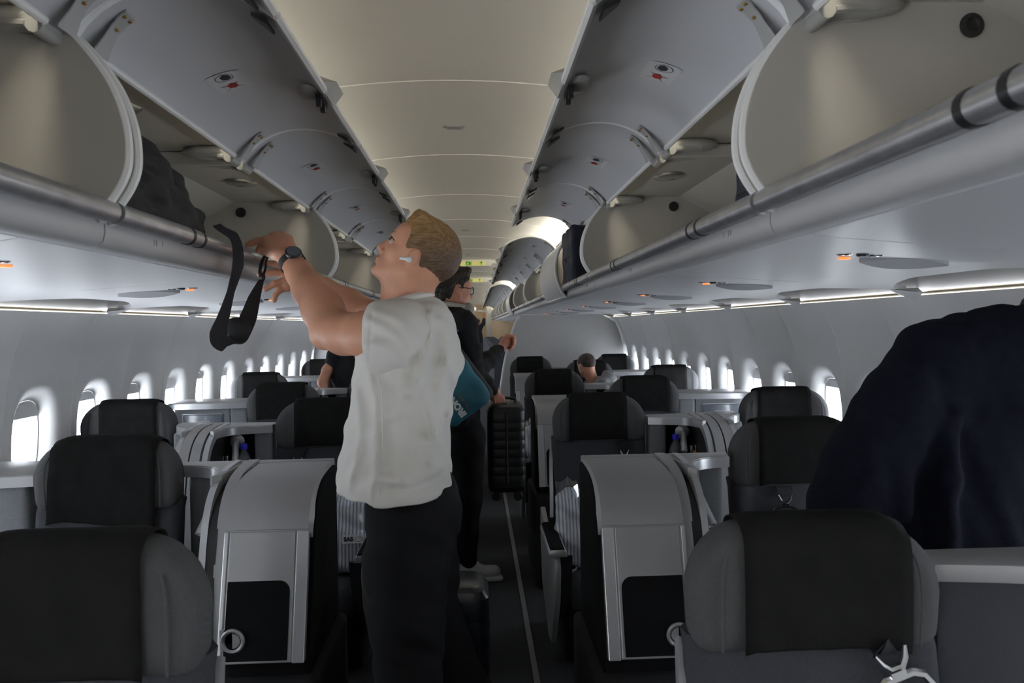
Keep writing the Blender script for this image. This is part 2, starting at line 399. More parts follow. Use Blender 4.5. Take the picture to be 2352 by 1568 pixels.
# side walls: every window sits in a softly funnelled recess
WIN_Z, WIN_A, WIN_B = 1.005, .118, .168
def superpt(t, a, b, p=2.7):
    c, s_ = math.cos(t), math.sin(t); return (a*math.copysign(abs(c)**(2/p), c), b*math.copysign(abs(s_)**(2/p), s_))
win_ys = [3.40+.5335*k for k in range(-8, 39)]
def wall_side(s, nm):
    m = MB(); zlo, zhi = .42, 1.56; hy = .5335/2; wys = [q+(.11 if s < 0 else 0) for q in win_ys]
    for yc in wys:
        rect = []
        N = 15
        for i in range(N): rect.append((-hy+2*hy*i/N, zhi))
        for i in range(N): rect.append((hy, zhi+(zlo-zhi)*i/N))
        for i in range(N): rect.append((hy-2*hy*i/N, zlo))
        for i in range(N): rect.append((-hy, zlo+(zhi-zlo)*i/N))
        rings = []
        for t in (0, .04, .1, .18, .3, .45, .62, .8, 1.0):
            ring = []
            for (ry, rz) in rect:
                an = math.atan2((rz-WIN_Z)/1.25, ry); ey, ez = superpt(an, WIN_A, WIN_B)
                oy, oz = superpt(an, WIN_A*1.62, WIN_B*1.42)
                if t <= .3: u = t/.3; py, pz = ey+(oy-ey)*u, ez+(oz-ez)*u
                else: u = (t-.3)/.7; py, pz = oy+(ry-oy)*u, oz+(rz-WIN_Z-oz)*u
                dep = .055*(1-min(1, t/.3))**1.6 if t <= .3 else 0
                fl = .018*(1-(min(1, abs(py)/hy))**2.2)*(1 if .5 < WIN_Z+pz < 1.42 else max(0, 1-(WIN_Z+pz-1.42)/.13) if WIN_Z+pz > 1 else max(0, 1-(.5-WIN_Z-pz)/.08))
                z = WIN_Z+pz
                ring.append((s*(wall_x(z)+dep+fl-.004), yc+py, z))
            rings.append(ring)
        m.loft(rings, cap=False)
    lo, hi = wys[0]-hy, wys[-1]+hy
    zz = list(np.linspace(0, zlo, 6)); m.loft([[(s*wall_x(z), y_, z) for z in zz] for y_ in (lo, hi)], close=False, cap=False)
    zz = list(np.linspace(0, zhi, 22))
    segs = [(hi, Y_END)]+([(Y_FRONT, lo)] if s > 0 else [(Y_FRONT, -2.1), (-1.7, lo)])
    for a, b in segs: m.loft([[(s*wall_x(z), y_, z) for z in zz] for y_ in (a, b)], close=False, cap=False)
    # panel joints every second window
    for i, yc in enumerate(wys):
        if i % 2 == 0:
            q = yc+hy; zz2 = np.linspace(.42, 1.555, 26); pts = [(s*(wall_x(z)-.0035), q, z) for z in zz2]; m.tube(pts, .0032, 5)
    tag(m.build('wall_'+nm, 'wall', angle=60), kind='structure')
    # top lip of the wall, the thin lamp that lies behind it and the lining above
    m = MB(); pr = [(1.705, 1.56), (1.698, 1.566), (1.70, 1.572), (1.712, 1.572)]
    m.loft([[(s*x, a, z) for x, z in pr] for a in (Y_FRONT, Y_END)], close=False, cap=False)
    pr = [(1.73, 1.565), (1.72, 1.62), (1.66, 1.70), (1.55, 1.78), (1.38, 1.84)]
    m.loft([[(s*x, a, z) for x, z in pr] for a in (Y_FRONT, Y_END)], close=False, cap=False)
    tag(m.build('trim_%s_lining' % nm, 'cove'), kind='structure')
    m = MB(); a = Y_FRONT+.1
    while a < 14: m.box((s*1.712-.004, a, 1.571), (s*1.712+.004, a+1.0, 1.575)); a += MOD
    tag(m.build('trim_%s_walllamp' % nm, 'side_lamp', smooth=False), kind='structure')
    # windows
    for i, yc in enumerate(wys):
        root = MB(); R = [superpt(2*PI*k/40, WIN_A*1.02, WIN_B*1.02) for k in range(40)]; R2 = [superpt(2*PI*k/40, WIN_A*.95, WIN_B*.96) for k in range(40)]
        def ring(P, off): return [(s*(wall_x(WIN_Z+z)+.066+off), yc+y_, WIN_Z+z) for y_, z in P]
        root.loft([ring(R, -.002), ring(R2, -.002), ring(R2, .02)], cap=False)
        w = root.build('window_%d' % ((i if s > 0 else i+len(win_ys))+1), 'reveal'); tag(w, kind='structure')
        p = MB(); p.add(ring(R, .018), [tuple(range(40))]); p.build('pane', 'glass', w, smooth=False)
        sh = MB(); top = [q for q in [superpt(PI*k/24, WIN_A*.97, WIN_B*.97) for k in range(25)]]
        drop = .045+.012*((i*7) % 3)
        poly = [(q[0], q[1]) for q in top if q[1] > WIN_B*.97-drop]
        if len(poly) > 2:
            n = len(poly); vs = [(s*(wall_x(WIN_Z+z)+.058), yc+y_, WIN_Z+z) for y_, z in poly]+[(s*(wall_x(WIN_Z+z)+.064), yc+y_, WIN_Z+z) for y_, z in poly]
            sh.add(vs, [tuple(range(n)), tuple(range(2*n-1, n-1, -1))]+[(j, (j+1) % n, n+(j+1) % n, n+j) for j in range(n)]); sh.build('shade', 'reveal', w, smooth=False)
        far = i >= 20
        if far and i % 7 != 3: continue
        L = bpy.data.lights.new('daylight_portal', 'AREA'); L.shape = 'RECTANGLE'; L.size = .34; L.size_y = .24 if not far else 3.7; L.cycles.is_portal = True
        lo_ = bpy.data.objects.new('daylight_portal', L); COL.objects.link(lo_); lo_.location = (s*1.95, yc, WIN_Z); lo_.rotation_euler = (0, s*PI/2, 0); lo_['kind'] = 'structure'
for s, nm in ((1, 'right'), (-1, 'left')): wall_side(s, nm)
# unseen door opening behind the camera, added and narrowed to tune the daylight
L = bpy.data.lights.new('daylight_portal', 'AREA'); L.shape = 'RECTANGLE'; L.size = 1.6; L.size_y = .4; L.cycles.is_portal = True
lo_ = bpy.data.objects.new('daylight_portal', L); COL.objects.link(lo_); lo_.location = (-1.9, -1.90, .80); lo_.rotation_euler = (0, -PI/2, 0); lo_['kind'] = 'structure'
m = MB(); m.box((-1.86, Y_FRONT-.04, 0), (1.86, Y_FRONT, 2.3)); tag(m.build('wall_front', 'part', smooth=False), kind='structure')
m = MB(); m.box((-1.9, Y_END, 0), (1.9, Y_END+.04, 2.3)); tag(m.build('wall_back', 'beige', smooth=False), kind='structure')
for s, nm in ((1, 'right'), (-1, 'left')):   # outer skin above the lockers, keeps the sky out
    m = MB(); pr = [(1.73, 1.56), (1.66, 1.75), (1.5, 1.93), (1.2, 2.12), (.76, 2.25), (.63, cz(.63)+.01)]
    m.loft([[(s*x, a, z) for x, z in pr] for a in (Y_FRONT, Y_END)], close=False, cap=False); tag(m.build('wall_%s_crown' % nm, 'bin', smooth=False), kind='structure')

# scalloped filler panel between service panels and wall, with a node cap at every frame
for s, nm in ((1, 'right'), (-1, 'left')):
    m = MB(); y0 = 1.783-MOD*4
    def xe(y_): u = ((y_-y0)/MOD) % 1.0; return 1.672-.24*(min(1, u/.25)*min(1, (1-u)/.45))**.55 if 0 < u < 1 else 1.672
    yy = np.arange(y0, 24, MOD/24)
    A = [(s*1.148, q, 1.6035) for q in yy]; B = [(s*(1.148+.5*(xe(q)-1.148)), q, 1.603) for q in yy]; C2 = [(s*xe(q), q, 1.602-max(0, xe(q)-1.45)*.10) for q in yy]; D2 = [(s*(xe(q)+.004), q, 1.617-max(0, xe(q)-1.45)*.10) for q in yy]
    m.loft([A, B, C2, D2], close=False, cap=False)
    q = y0
    while q < 24:
        vs = [(s*1.61, q, 1.585), (s*1.69, q-.085, 1.568), (s*1.69, q+.085, 1.568), (s*1.712, q, 1.545), (s*1.66, q, 1.566), (s*1.72, q, 1.59)]
        m.add(vs, [(0, 1, 4), (0, 4, 2), (1, 3, 4), (4, 3, 2), (0, 5, 1), (0, 2, 5), (1, 5, 3), (2, 3, 5)]); q += MOD
    tag(m.build('trim_%s_scallop' % nm, 'psu', angle=50), kind='structure')

# ================================================================== passenger service panels
def psu_panel():
    y0 = 1.75; r = empty('service_panel', (.9, y0, 1.60), '', 'service panel')
    m = MB(); a, b = y0-.36, y0+.707
    pr = [(.662, 1.6285), (.72, 1.622), (1.0, 1.609), (1.145, 1.603), (1.145, 1.612), (.662, 1.638)]
    m.loft([[(x, a+.003+(x-.66)*.25, z) for x, z in pr], [(x, b-.003+(x-.66)*.25, z) for x, z in pr]]); m.build('panel', 'psu', r)
    def disc(name, c, rx, ry, h, mt, seg=24):
        m = MB(); z = 1.6145-(c[0]-.9)*.048
        m.loft([[(c[0]+rx*f*math.cos(2*PI*k/seg), c[1]+ry*f*math.sin(2*PI*k/seg), z-hh) for k in range(seg)] for f, hh in ((1, -.002), (1, h*.5), (.8, h), (.05, h))]); return m.build(name, mt, r)
    m = MB(); z = 1.606; P = []
    for k in range(17): t = -1+2*k/16; P.append((t*.105, .040*(1-t*t)))
    poly = [(1.035+px, y0+py) for px, py in P]+[(1.035+px, y0-py) for px, py in P[-2:0:-1]]
    pz = lambda px: 1.6145-(px-.9)*.048
    m.loft([[(px, py, pz(px)+.002) for px, py in poly], [(px, py, pz(px)-.002-.017*max(0, (py-y0+.04)/.08)) for px, py in poly]]); m.build('speaker_grille', 'psu_grey', r)
    disc('call_light', (.895, y0), .014, .014, .005, 'amber')
    for dx, dy in ((.86, -.055), (.93, -.055)): disc('reading_light', (dx, y0+dy-.02), .017, .017, .004, 'chrome')
    disc('air_nozzle', (.895, y0-.085), .013, .013, .006, 'black')
    m = MB()
    for xa_, xb_, yy_ in ((.78, 1.0, y0-.05), (.78, .94, y0+.035)): m.add([(xa_, yy_, pz(xa_)-.0008), (xb_, yy_, pz(xb_)-.0008), (xb_, yy_+.005, pz(xb_)-.0008), (xa_, yy_+.005, pz(xa_)-.0008)], [(0, 1, 2, 3)])
    m.build('seam', 'psu_grey', r, smooth=False)
    return r
p0 = psu_panel()
NP = 19
for s, nm in ((1, 'right'), (-1, 'left')):
    for k in range(-1, NP):
        o = p0 if (s == 1 and k == -1) else copy_tree(p0)
        place(o, (s*.916, 1.75+MOD*k-(.06 if s < 0 else 0), 1.60), s < 0)
        if k < 6: tag(o, 'pale service panel with an orange call light, %s from the camera under the %s-hand lockers' % (ORD[k+1], nm), group='service panels under the lockers')
        else: tag(o, 'small far service panel under the %s-hand lockers, deep in the rear cabin' % nm, group='far service panels on the %s' % nm)

# ================================================================== overhead lockers
HINGE, TIP = (.67, 2.01), (.295, 2.055)
def door_profile(open_=True, n=14):
    """outline of the door shell, inner side first"""
    h = Vector(HINGE); t = Vector(TIP) if open_ else Vector((.612, 1.640)); ch = t-h; nrm = Vector((ch.y, -ch.x)) if True else 0
    nrm.normalize()
    if open_:
        if nrm.y < 0: nrm = -nrm
    elif nrm.x > 0: nrm = -nrm
    inn = []; out = []
    for i in range(n+1):
        u = i/n; b = .082*(4*u*(1-u))**.85*(1-.25*(u-.5))
        p = h+ch*u+nrm*b; inn.append(p); out.append(p+nrm*.016)
    return inn, out, nrm
DIVP = catmull([(.605, 1.70, 0), (.575, 1.745, 0), (.562, 1.79, 0), (.568, 1.86, 0), (.598, 1.935, 0), (.655, 2.01, 0), (.70, 2.045, 0)], 5)
DIVP = [(p.x, p.y) for p in DIVP]
INTER = [(.70, 2.045), (1.0, 2.045), (1.12, 1.985), (1.50, 1.73), (1.47, 1.69), (.62, 1.675)]
def add_door(r, ya, yb, open_, far=False):
    inn, out, nrm = door_profile(open_); m = MB()
    a, b = ya+.008, yb-.008
    def sec(y_): return [(p.x, y_, p.y) for p in inn]+[(p.x, y_, p.y) for p in reversed(out)]
    m.loft([sec(a), sec(b)]); d = m.build('door', 'door_in' if open_ else 'bin', r, angle=35)
    e = MB()
    for y_ in (a, b): e.tube([(p.x, y_, p.y) for p in [(q+w)/2 for q, w in zip(inn, out)]], .0085, 6)
    e.tube([(inn[0].x-.004, q, inn[0].y+.002) for q in (a+.09, b-.09)], .0085, 8)
    e.tube([((inn[-1].x+out[-1].x)/2, q, (inn[-1].y+out[-1].y)/2) for q in (a, b)], .0095, 6); e.build('edge_trim', 'rimw', d)
    if not open_: return d
    ym = (a+b)/2
    def on(u, off=0.0):
        i = u*(len(inn)-1); k = min(int(i), len(inn)-2); p = inn[k].lerp(inn[k+1], i-k); t = (inn[k+1]-inn[k]).normalized(); q = Vector((t.y, -t.x)); q = q if q.y < 0 else -q
        return p+q*off, t, q
    # latch with its grey recess, catch hook and the handle bulge on the outer face
    p, t, q = on(.93, .004); L = MB(); L.cur = 0
    L.ball((p.x+.012, ym, p.y), (.032, .075, .007), 14, 8); L.cur = 1
    p2, _, _ = on(.97, .014)
    for dy in (-.035, .02): L.box((p2.x-.007, ym+dy, p2.y-.022), (p2.x+.005, ym+dy+.014, p2.y+.008))
    L.box((p2.x-.008, ym-.04, p2.y-.004), (p2.x+.006, ym+.05, p2.y+.008))
    L.cur = 0; pt = inn[-1]
    L.loft([[(pt.x+.01, ym-.085, pt.y+.012), (pt.x+.012, ym-.085, pt.y+.03), (pt.x+.0, ym-.085, pt.y+.02)], [(pt.x-.005, ym-.05, pt.y-.004), (pt.x+.012, ym-.05, pt.y+.045), (pt.x-.03, ym-.05, pt.y+.03)],
            [(pt.x-.005, ym+.05, pt.y-.004), (pt.x+.012, ym+.05, pt.y+.045), (pt.x-.03, ym+.05, pt.y+.03)], [(pt.x+.01, ym+.085, pt.y+.012), (pt.x+.012, ym+.085, pt.y+.03), (pt.x+.0, ym+.085, pt.y+.02)]])
    L.build('latch', ['bracket', 'black'], d)
    for y_ in (a+.05, b-.05):
        B = MB(); p, t, q = on(.95, .006); p3, _, _ = on(.86, .004)
        B.add([(p.x, y_-.035, p.y), (p.x, y_+.035, p.y), (p3.x, y_+.012, p3.y), (p3.x, y_-.012, p3.y), (p.x, y_-.03, p.y-.010), (p.x, y_+.03, p.y-.010), (p3.x, y_+.008, p3.y-.006), (p3.x, y_-.008, p3.y-.006)],
              [(0, 1, 2, 3), (4, 7, 6, 5), (0, 4, 5, 1), (1, 5, 6, 2), (2, 6, 7, 3), (3, 7, 4, 0)]); B.build('bumper', 'black', d, smooth=False)
    for y_ in (a+.055, b-.055):
        H = MB(); H.cur = 0; pts = [on(u, o)[0] for u, o in ((.015, .024), (.07, .020), (.13, .012), (.19, .0065), (.235, .0055))]
        H.loft([[(p.x, y_-w, p.y), (p.x, y_+w, p.y), (p.x-.001, y_+w, p.y+.006), (p.x-.001, y_-w, p.y+.006)] for p, w in zip(pts, (.030, .021, .019, .021, .021))])
        H.tube([(HINGE[0]+.012, y_-.04, HINGE[1]-.006), (HINGE[0]+.012, y_+.04, HINGE[1]-.006)], .015, 10)
        H.ball((HINGE[0]+.085, y_, HINGE[1]+.018), (.085, .034, .022), 14, 8); H.box((HINGE[0]+.02, y_-.026, HINGE[1]), (HINGE[0]+.11, y_+.026, HINGE[1]+.03))
        H.tube([(HINGE[0]+.03, y_-.03, HINGE[1]-.002), (HINGE[0]+.15, y_-.012, HINGE[1]+.012)], .007, 6); H.tube([(HINGE[0]+.03, y_+.03, HINGE[1]-.002), (HINGE[0]+.15, y_+.012, HINGE[1]+.012)], .007, 6)
        H.cur = 1
        for u_, dv in ((.215, -.012), (.215, .012), (.145, 0)):
            p, t_, q_ = on(u_, .0075 if u_ > .2 else .013); H.ball((p.x, y_+dv, p.y), (.0055, .0055, .003), 8, 6)
        H.build('hinge', ['bracket', 'screw'], d)
    # loading placard: one case allowed, one crossed out
    pl = MB()
    def P(u, v, off): w = on(.36+u/.43, .0018+off)[0]; return (w.x, ym+v, w.y)
    pl.loft([[P(u, v, 0) for v in (-.062, .062)] for u in (-.048, -.03, -.015, 0, .015, .03, .048)], close=False, cap=False)
    for sg, mi in ((-1, 1), (1, 2)):
        pl.cur = mi; k = 6; pl.add([P(.016*math.cos(PI*j/3+.4), sg*.031+.018*math.sin(PI*j/3+.4), .0014) for j in range(k)], [tuple(range(k))])
        if mi == 2:
            for an in (.5, -.9):
                ca, sa = math.cos(an), math.sin(an); ln = [(-.036+.072*i/6) for i in range(7)]
                pl.loft([[P(x*ca, sg*.031+.8*x*sa-.0015, .0022), P(x*ca, sg*.031+.8*x*sa+.0015, .0022)] for x in ln], close=False, cap=False)
        else:
            pl.loft([[P(.026*math.cos(t_)-.004, sg*.031+.024*math.sin(t_), .0012), P(.024*math.cos(t_)-.004, sg*.031+.022*math.sin(t_), .0012)] for t_ in [2*PI*i/24 for i in range(25)]], close=False, cap=False)
    pl.build('placard', ['plac', 'ink', 'red'], d, smooth=False)
    return d
def add_bin(y0, opens, label, group):
    y1 = y0+2*MOD; ym = (y0+y1)/2
    r = empty('overhead_locker', (.67, ym, 1.68), label, 'overhead locker', group)
    a, b = y0+.035, y1-.035
    m = MB(); m.loft([[(x, q, z) for x, z in INTER] for q in (a, b)], close=False, cap=False); m.build('bin_body', 'bin_in', r, angle=25)
    for q0, q1 in ((y0+.006, y0+.035), (y1-.035, y1-.006)):
        poly = DIVP+INTER[1:-1]+[(.62, 1.69)]
        m = MB(); m.prism(poly, q0, q1); ep = m.build('end_panel', 'bin_in', r, angle=50)
        t = MB(); t.tube([(x, (q0+q1)/2, z) for x, z in DIVP]+[(.612, (q0+q1)/2, 1.672)], .0085, 8); t.build('edge_trim', 'rimw', ep)
    ep = r.children[-1]
    m = MB(); m.lathe([(.018, 0), (.022, .006), (.022, .010), (.013, .012), (.010, .007)], rotT((.975, y1-.036, 2.0), PI/2), 18); m.build('bump_stop', 'rubber', ep)
    # middle rib under the hinges
    m = MB(); m.box((.70, ym-.012, 2.0), (1.02, ym+.012, 2.043)); m.build('rib', 'bin_in', r, bevel=.006, smooth=False)
    for q in (y0+MOD*.5, y0+MOD*1.5):
        m = MB(); m.ball((.83, q, 2.043), (.06, .085, .010), 20, 8); m.build('mirror', 'chrome', r)
    # rail, its black bands, the fascia below
    m = MB(); m.tube([(.603, y0+.008, 1.694), (.603, y1-.008, 1.694)], .0205, 16); h = m.build('handrail', 'bar', r)
    for q in (y0+MOD*.5-.12, y0+MOD*1.5-.12):
        for dq in (-.036, .036):
            m = MB(); m.tube([(.603, q+dq-.007, 1.694), (.603, q+dq+.007, 1.694)], .0218, 16); m.build('band', 'black', h)
    m = MB(); pr = [(.632, 1.70), (.618, 1.672), (.618, 1.655), (.622, 1.640), (.634, 1.630), (.66, 1.627), (.66, 1.70)]
    m.loft([[(x, q, z) for x, z in pr] for q in (y0+.003, y1-.003)]); f = m.build('fascia', 'bin', r, angle=50)
    for j in (0, 1):
        T = rotT((.6175, y0+.27+MOD*j, 1.662), PI/2, 0, -PI/2); text_mesh('row_marking', '1', .017, T, 'psu_grey', f, .0006)
        m = MB(); m.box((.6168, y0+.27+MOD*j-.034, 1.656), (.6182, y0+.27+MOD*j-.031, 1.668)); m.box((.6168, y0+.27+MOD*j-.047, 1.657), (.6182, y0+.27+MOD*j-.044, 1.668)); m.build('seat_marking', 'psu_grey', f, smooth=False)
    for k, (ya, yb) in enumerate(((y0, ym), (ym, y1))): add_door(r, ya, yb, opens[k])
    return r
protos = {}
def bins(s, nm, plan):
    for k, opens in plan:
        y0 = 1.45+2*MOD*k
        key = opens
        if key not in protos:
            r = protos[key] = add_bin(y0, opens, 'x', 'x'); 
        else: r = copy_tree(protos[key])
        place(r, (s*.67, y0+MOD+(.05 if s < 0 else -.02), 1.68), s < 0)
        st = {(True, True): 'both doors swung up', (True, False): 'its rear door shut', (False, False): 'both doors shut'}[opens]
        tag(r, 'white overhead locker with %s, %s from the camera on the %s side' % (st, ORD[k+1], nm), 'overhead locker', 'overhead lockers along the aisle')
OO, OC, CC = (True, True), (True, False), (False, False)
bins(1, 'right', [(-1, OO), (0, OO), (1, OC), (2, OO), (3, OO), (4, OC)]+[(k, OO) for k in range(5, 11)])
bins(-1, 'left', [(k, OO) for k in range(-1, 5)]+[(k, CC) for k in range(5, 11)])

# ------------------------------------------------------------------ partitions and the far end
def partition(s, nm):
    prof = [(.30, .02), (.32, .4), (.365, .75), (.42, 1.08), (.50, 1.38), (.555, 1.52), (.60, 1.575), (.66, 1.6), (1.55, 1.6)]+[(wall_x(z)-.015, z) for z in (1.5, 1.35, 1.2, 1.0, .7, .4, .1)]+[(1.6, .02)]
    c = catmull([(x, z, 0) for x, z in prof[:9]], 4); poly = [(p.x, p.y) for p in c]+prof[9:]
    m = MB(); m.prism([(s*x, z) for x, z in poly], 9.22, 9.26); w = m.build('partition_wall', 'part', bevel=.004)
    tag(w, 'grey rounded partition wall behind the last wide seats on the %s side' % nm, 'partition', 'cabin partitions')
    m = MB(); m.tube([(s*p.x, 9.24, p.y) for p in c], .020, 8); m.build('edge_trim', 'rimw', w)
partition(1, 'right'); partition(-1, 'left')
def exit_board(yb, zb, sc, which):
    r = MB(); r.prism([(-.42, zb+.075), (.38, zb+.075), (.38, zb+.03), (.28, zb+.03), (.255, zb), (-.30, zb), (-.33, zb+.03), (-.42, zb+.03)], yb, yb+.03); b = r.build('exit_board', 'rimw', smooth=False)
    tag(b, '%s yellow and white header board with a green exit pictogram and arrow' % which, 'exit sign', 'exit header boards across the aisle')
    m = MB(); m.box((-.28, yb-.004, zb+.004), (.195, yb-.0005, zb+.058)); p = m.build('sign_face', 'exit_y', b, smooth=False)
    m = MB(); y_ = yb-.006
    def Q(pts): m.loft([[(x, y_, z) for x, z in pts], [(x, y_+.002, z) for x, z in pts]])
    x0 = -.03; z0 = zb+.008; 
    m.cur = 0; Q([(x0, z0), (x0+.07, z0), (x0+.07, z0+.046), (x0, z0+.046)])
    Q([(.145, z0+.0), (.153, z0+.0), (.153, z0+.03), (.145, z0+.03)]); Q([(.128, z0+.024), (.17, z0+.024), (.149, z0+.048)])
    y_ -= .0015; m.cur = 1   # running figure and doorway
    Q([(x0+.045, z0+.004), (x0+.066, z0+.004), (x0+.066, z0+.042), (x0+.045, z0+.042), (x0+.045, z0+.038), (x0+.061, z0+.038), (x0+.061, z0+.008), (x0+.045, z0+.008)])
    Q([(x0+.030, z0+.033), (x0+.036, z0+.035), (x0+.033, z0+.041), (x0+.028, z0+.039)])
    Q([(x0+.022, z0+.030), (x0+.030, z0+.032), (x0+.040, z0+.024), (x0+.036, z0+.022), (x0+.029, z0+.026), (x0+.026, z0+.018), (x0+.034, z0+.004), (x0+.028, z0+.004), (x0+.020, z0+.016), (x0+.006, z0+.010), (x0+.006, z0+.015), (x0+.018, z0+.022)])
    m.build('pictogram', ['exit_g', 'exit_y'], b, smooth=False)
exit_board(9.05, 2.168, 1, 'nearer'); exit_board(12.3, 2.165, 1, 'farther')
for yb, w in ((3.08, 'nearest'), (6.35, 'second'), (8.5, 'farthest')):
    m = MB(); z = cz(0); m.cur = 0; m.box((-.029, yb-.022, z-.004), (.029, yb+.022, z+.01)); m.cur = 1; m.box((-.025, yb-.018, z-.0045), (.025, yb+.018, z-.002))
    tag(m.build('ceiling_vent', ['bracket', 'psu_grey'], smooth=False), '%s small grey rectangular vent set in the middle of the ceiling' % w, 'vent', 'ceiling vents')
# rear galley: header rail, white EXIT board, door post
m = MB(); m.box((-.63, 26.4, 1.975), (.63, 26.45, 2.02)); tag(m.build('galley_rail', 'steel', smooth=False), 'steel header rail across the far galley entrance', 'rail')
m = MB(); m.box((-.16, 26.41, 2.018), (.10, 26.44, 2.12)); b = tag(m.build('exit_sign', 'exit_w', smooth=False), 'small white lit EXIT sign above the far galley rail', 'exit sign')
text_mesh('lettering', 'EXIT', .075, rotT((-.03, 26.408, 2.07), PI/2), 'ink', b, .002, bold=.002)
m = MB(); m.box((.62, 26.4, 0), (1.8, 26.46, 2.25)); tag(m.build('lavatory_wall', 'beige', smooth=False), 'beige lavatory wall closing the far right end of the cabin', 'wall panel')
m = MB(); m.box((-1.8, 26.4, 0), (-.62, 26.46, 2.25)); tag(m.build('lavatory_wall', 'beige', smooth=False), 'beige lavatory wall at the far left end, behind the standing men', 'wall panel')
m = MB(); m.box((.44, 26.3, 0), (.62, 26.5, 2.2)); tag(m.build('door_post', 'part', smooth=False), 'grey post beside the far galley entrance', 'post')
# ================================================================== seats
def head_outline(w, zt, zb, n=8):
    """headrest seen from the front: wide rounded shoulders, flatter chin"""
    hw = w/2; rt = .125; rb = .035; P = []
    def arc(cx, cz_, r, a0, a1, n): return [(cx+r*math.cos(a0+(a1-a0)*i/n), cz_+r*math.sin(a0+(a1-a0)*i/n)) for i in range(n+1)]
    P += arc(hw-rt, zt-rt-.006, rt, 0, PI/2, n); P += [(hw-rt-.06, zt-.001), (0, zt), (-(hw-rt-.06), zt-.001)]
    P += arc(-(hw-rt), zt-rt-.006, rt, PI/2, PI, n); P += arc(-(hw-rb)+.004, zb+rb, rb, PI, 1.5*PI, 4); P += arc(hw-rb-.004, zb+rb, rb, 1.5*PI, 2*PI, 4)
    return P
def inset(P, c, dx):
    out = []
    for x, z in P:
        vx, vz = x-c[0], z-c[1]; L = math.hypot(vx, vz); f = max(.02, (L-dx)/L); out.append((c[0]+vx*f, c[1]+vz*f))
    return out
def head_y(x):   # the wings of the headrest come slightly forward
    return -.030*(abs(x)/.225)**3
def make_headrest(x0, y0, r, w=.45, zt=1.135, zb=.905):
    m = MB(); P = head_outline(w, zt, zb); c = (0, (zt+zb)/2); rings = []
    for y_, d in ((-.052, .215), (-.055, .12), (-.053, .06), (-.047, .028), (-.036, .010), (-.018, .001), (.01, 0), (.035, .004), (.052, .018), (.058, .05), (.058, .2)):
        rings.append([(x0+x, y0+y_+head_y(x)*(1 if y_ < 0 else .6), z) for x, z in inset(P, c, d)])
    m.loft(rings); h = m.build('headrest', 'head', r, angle=60)
    for sg in (-1, 1):   # piped seam along both cheeks
        s = MB(); pts = catmull([(sg*.166, -.050, zt-.055), (sg*.175, -.056, zt-.085), (sg*.178, -.058, zt-.14), (sg*.176, -.055, zb+.012)], 5); s.tube([(x0+p.x, y0+p.y+head_y(p.x)-.0015, p.z) for p in pts], .0028, 5)
        s.build('piping', 'head', h)
    return h
def make_cloth(x0, y0, h, xa=-.148, xb=.132, zbot=.918, zt=1.135, skew=0.0, flare=0.0):
    m = MB(); rows = []
    prof = [(.063, zt-.09), (.062, zt-.04), (.05, zt-.008), (.02, zt+.004), (-.02, zt+.004), (-.045, zt-.010), (-.058, zt-.035), (-.061, zt-.09), (-.062, (zt+zbot)/2), (-.061, zbot+.03), (-.058, zbot)]
    prof = [(p.x, p.y) for p in catmull([(a, b, 0) for a, b in prof], 3)]
    N = 14
    for i, (y_, z) in enumerate(prof):
        t = max(0, (i-12)/(len(prof)-13)); row = []
        for j in range(N+1):
            u = j/N; x = xa+(xb-xa)*u+skew*t*t*.6+flare*t*(u-.5)
            zz = z-(skew*(1-u)*1.6*t if skew else 0); dz = .006*math.sin(j*1.9+i*.35)*.35+.003*math.sin(j*.7+i*.2+x0*9)
            hump = (.125-math.sqrt(max(0, .125**2-max(0, abs(x)-.10)**2)))
            zz -= hump if i < 16 else hump*.6
            row.append((x0+x, y0+y_+head_y(x)*(1 if y_ < 0 else .6)-.002-abs(dz)*.7*t, zz))
        rows.append(row)
    m.loft(rows, close=False, cap=False); return m.build('head_cloth', 'cloth', h, solid=.0022)
def make_belt(x0, y0, r, dx, zb=.85, big=1.0, tilt=0.0, plate=True):
    """shoulder strap with its chrome tongue hanging out below the headrest"""
    m = MB(); m.band([(x0+dx*.86, y0-.030, .925), (x0+dx*.92, y0-.057, .90), (x0+dx, y0-.064, zb+.03), (x0+dx, y0-.066, zb)], [.05, .05, .048, .04], .003, (1, 0, 0)); b = m.build('belt_strap', 'belt', r)
    k = MB(); T = rotT((x0+dx, y0-.074, zb-.012), 0, tilt, 0)
    def loop(P, th, rr=.0045): k.tube([T @ Vector((p[0]*big, -.002, p[1]*big)) for p in P], rr*big, 6, closed=True)
    k.tube([T @ Vector((p[0]*big, -.004, p[1]*big)) for p in ((-.021, .020), (-.016, .006), (-.008, -.004), (.008, -.004), (.016, .006), (.021, .020))], [.0025*big, .005*big, .006*big, .006*big, .005*big, .0025*big], 8)
    k.box((-.010*big, -.009, -.016*big), (.010*big, .002, -.002*big), T)
    if plate:
        loop([(-.018, -.018), (.018, -.018), (.032, -.026), (.038, -.040), (.034, -.056), (.026, -.064), (-.026, -.064), (-.034, -.056), (-.038, -.040), (-.032, -.026)], .004, .0058)
    k.build('buckle', 'chrome', b)
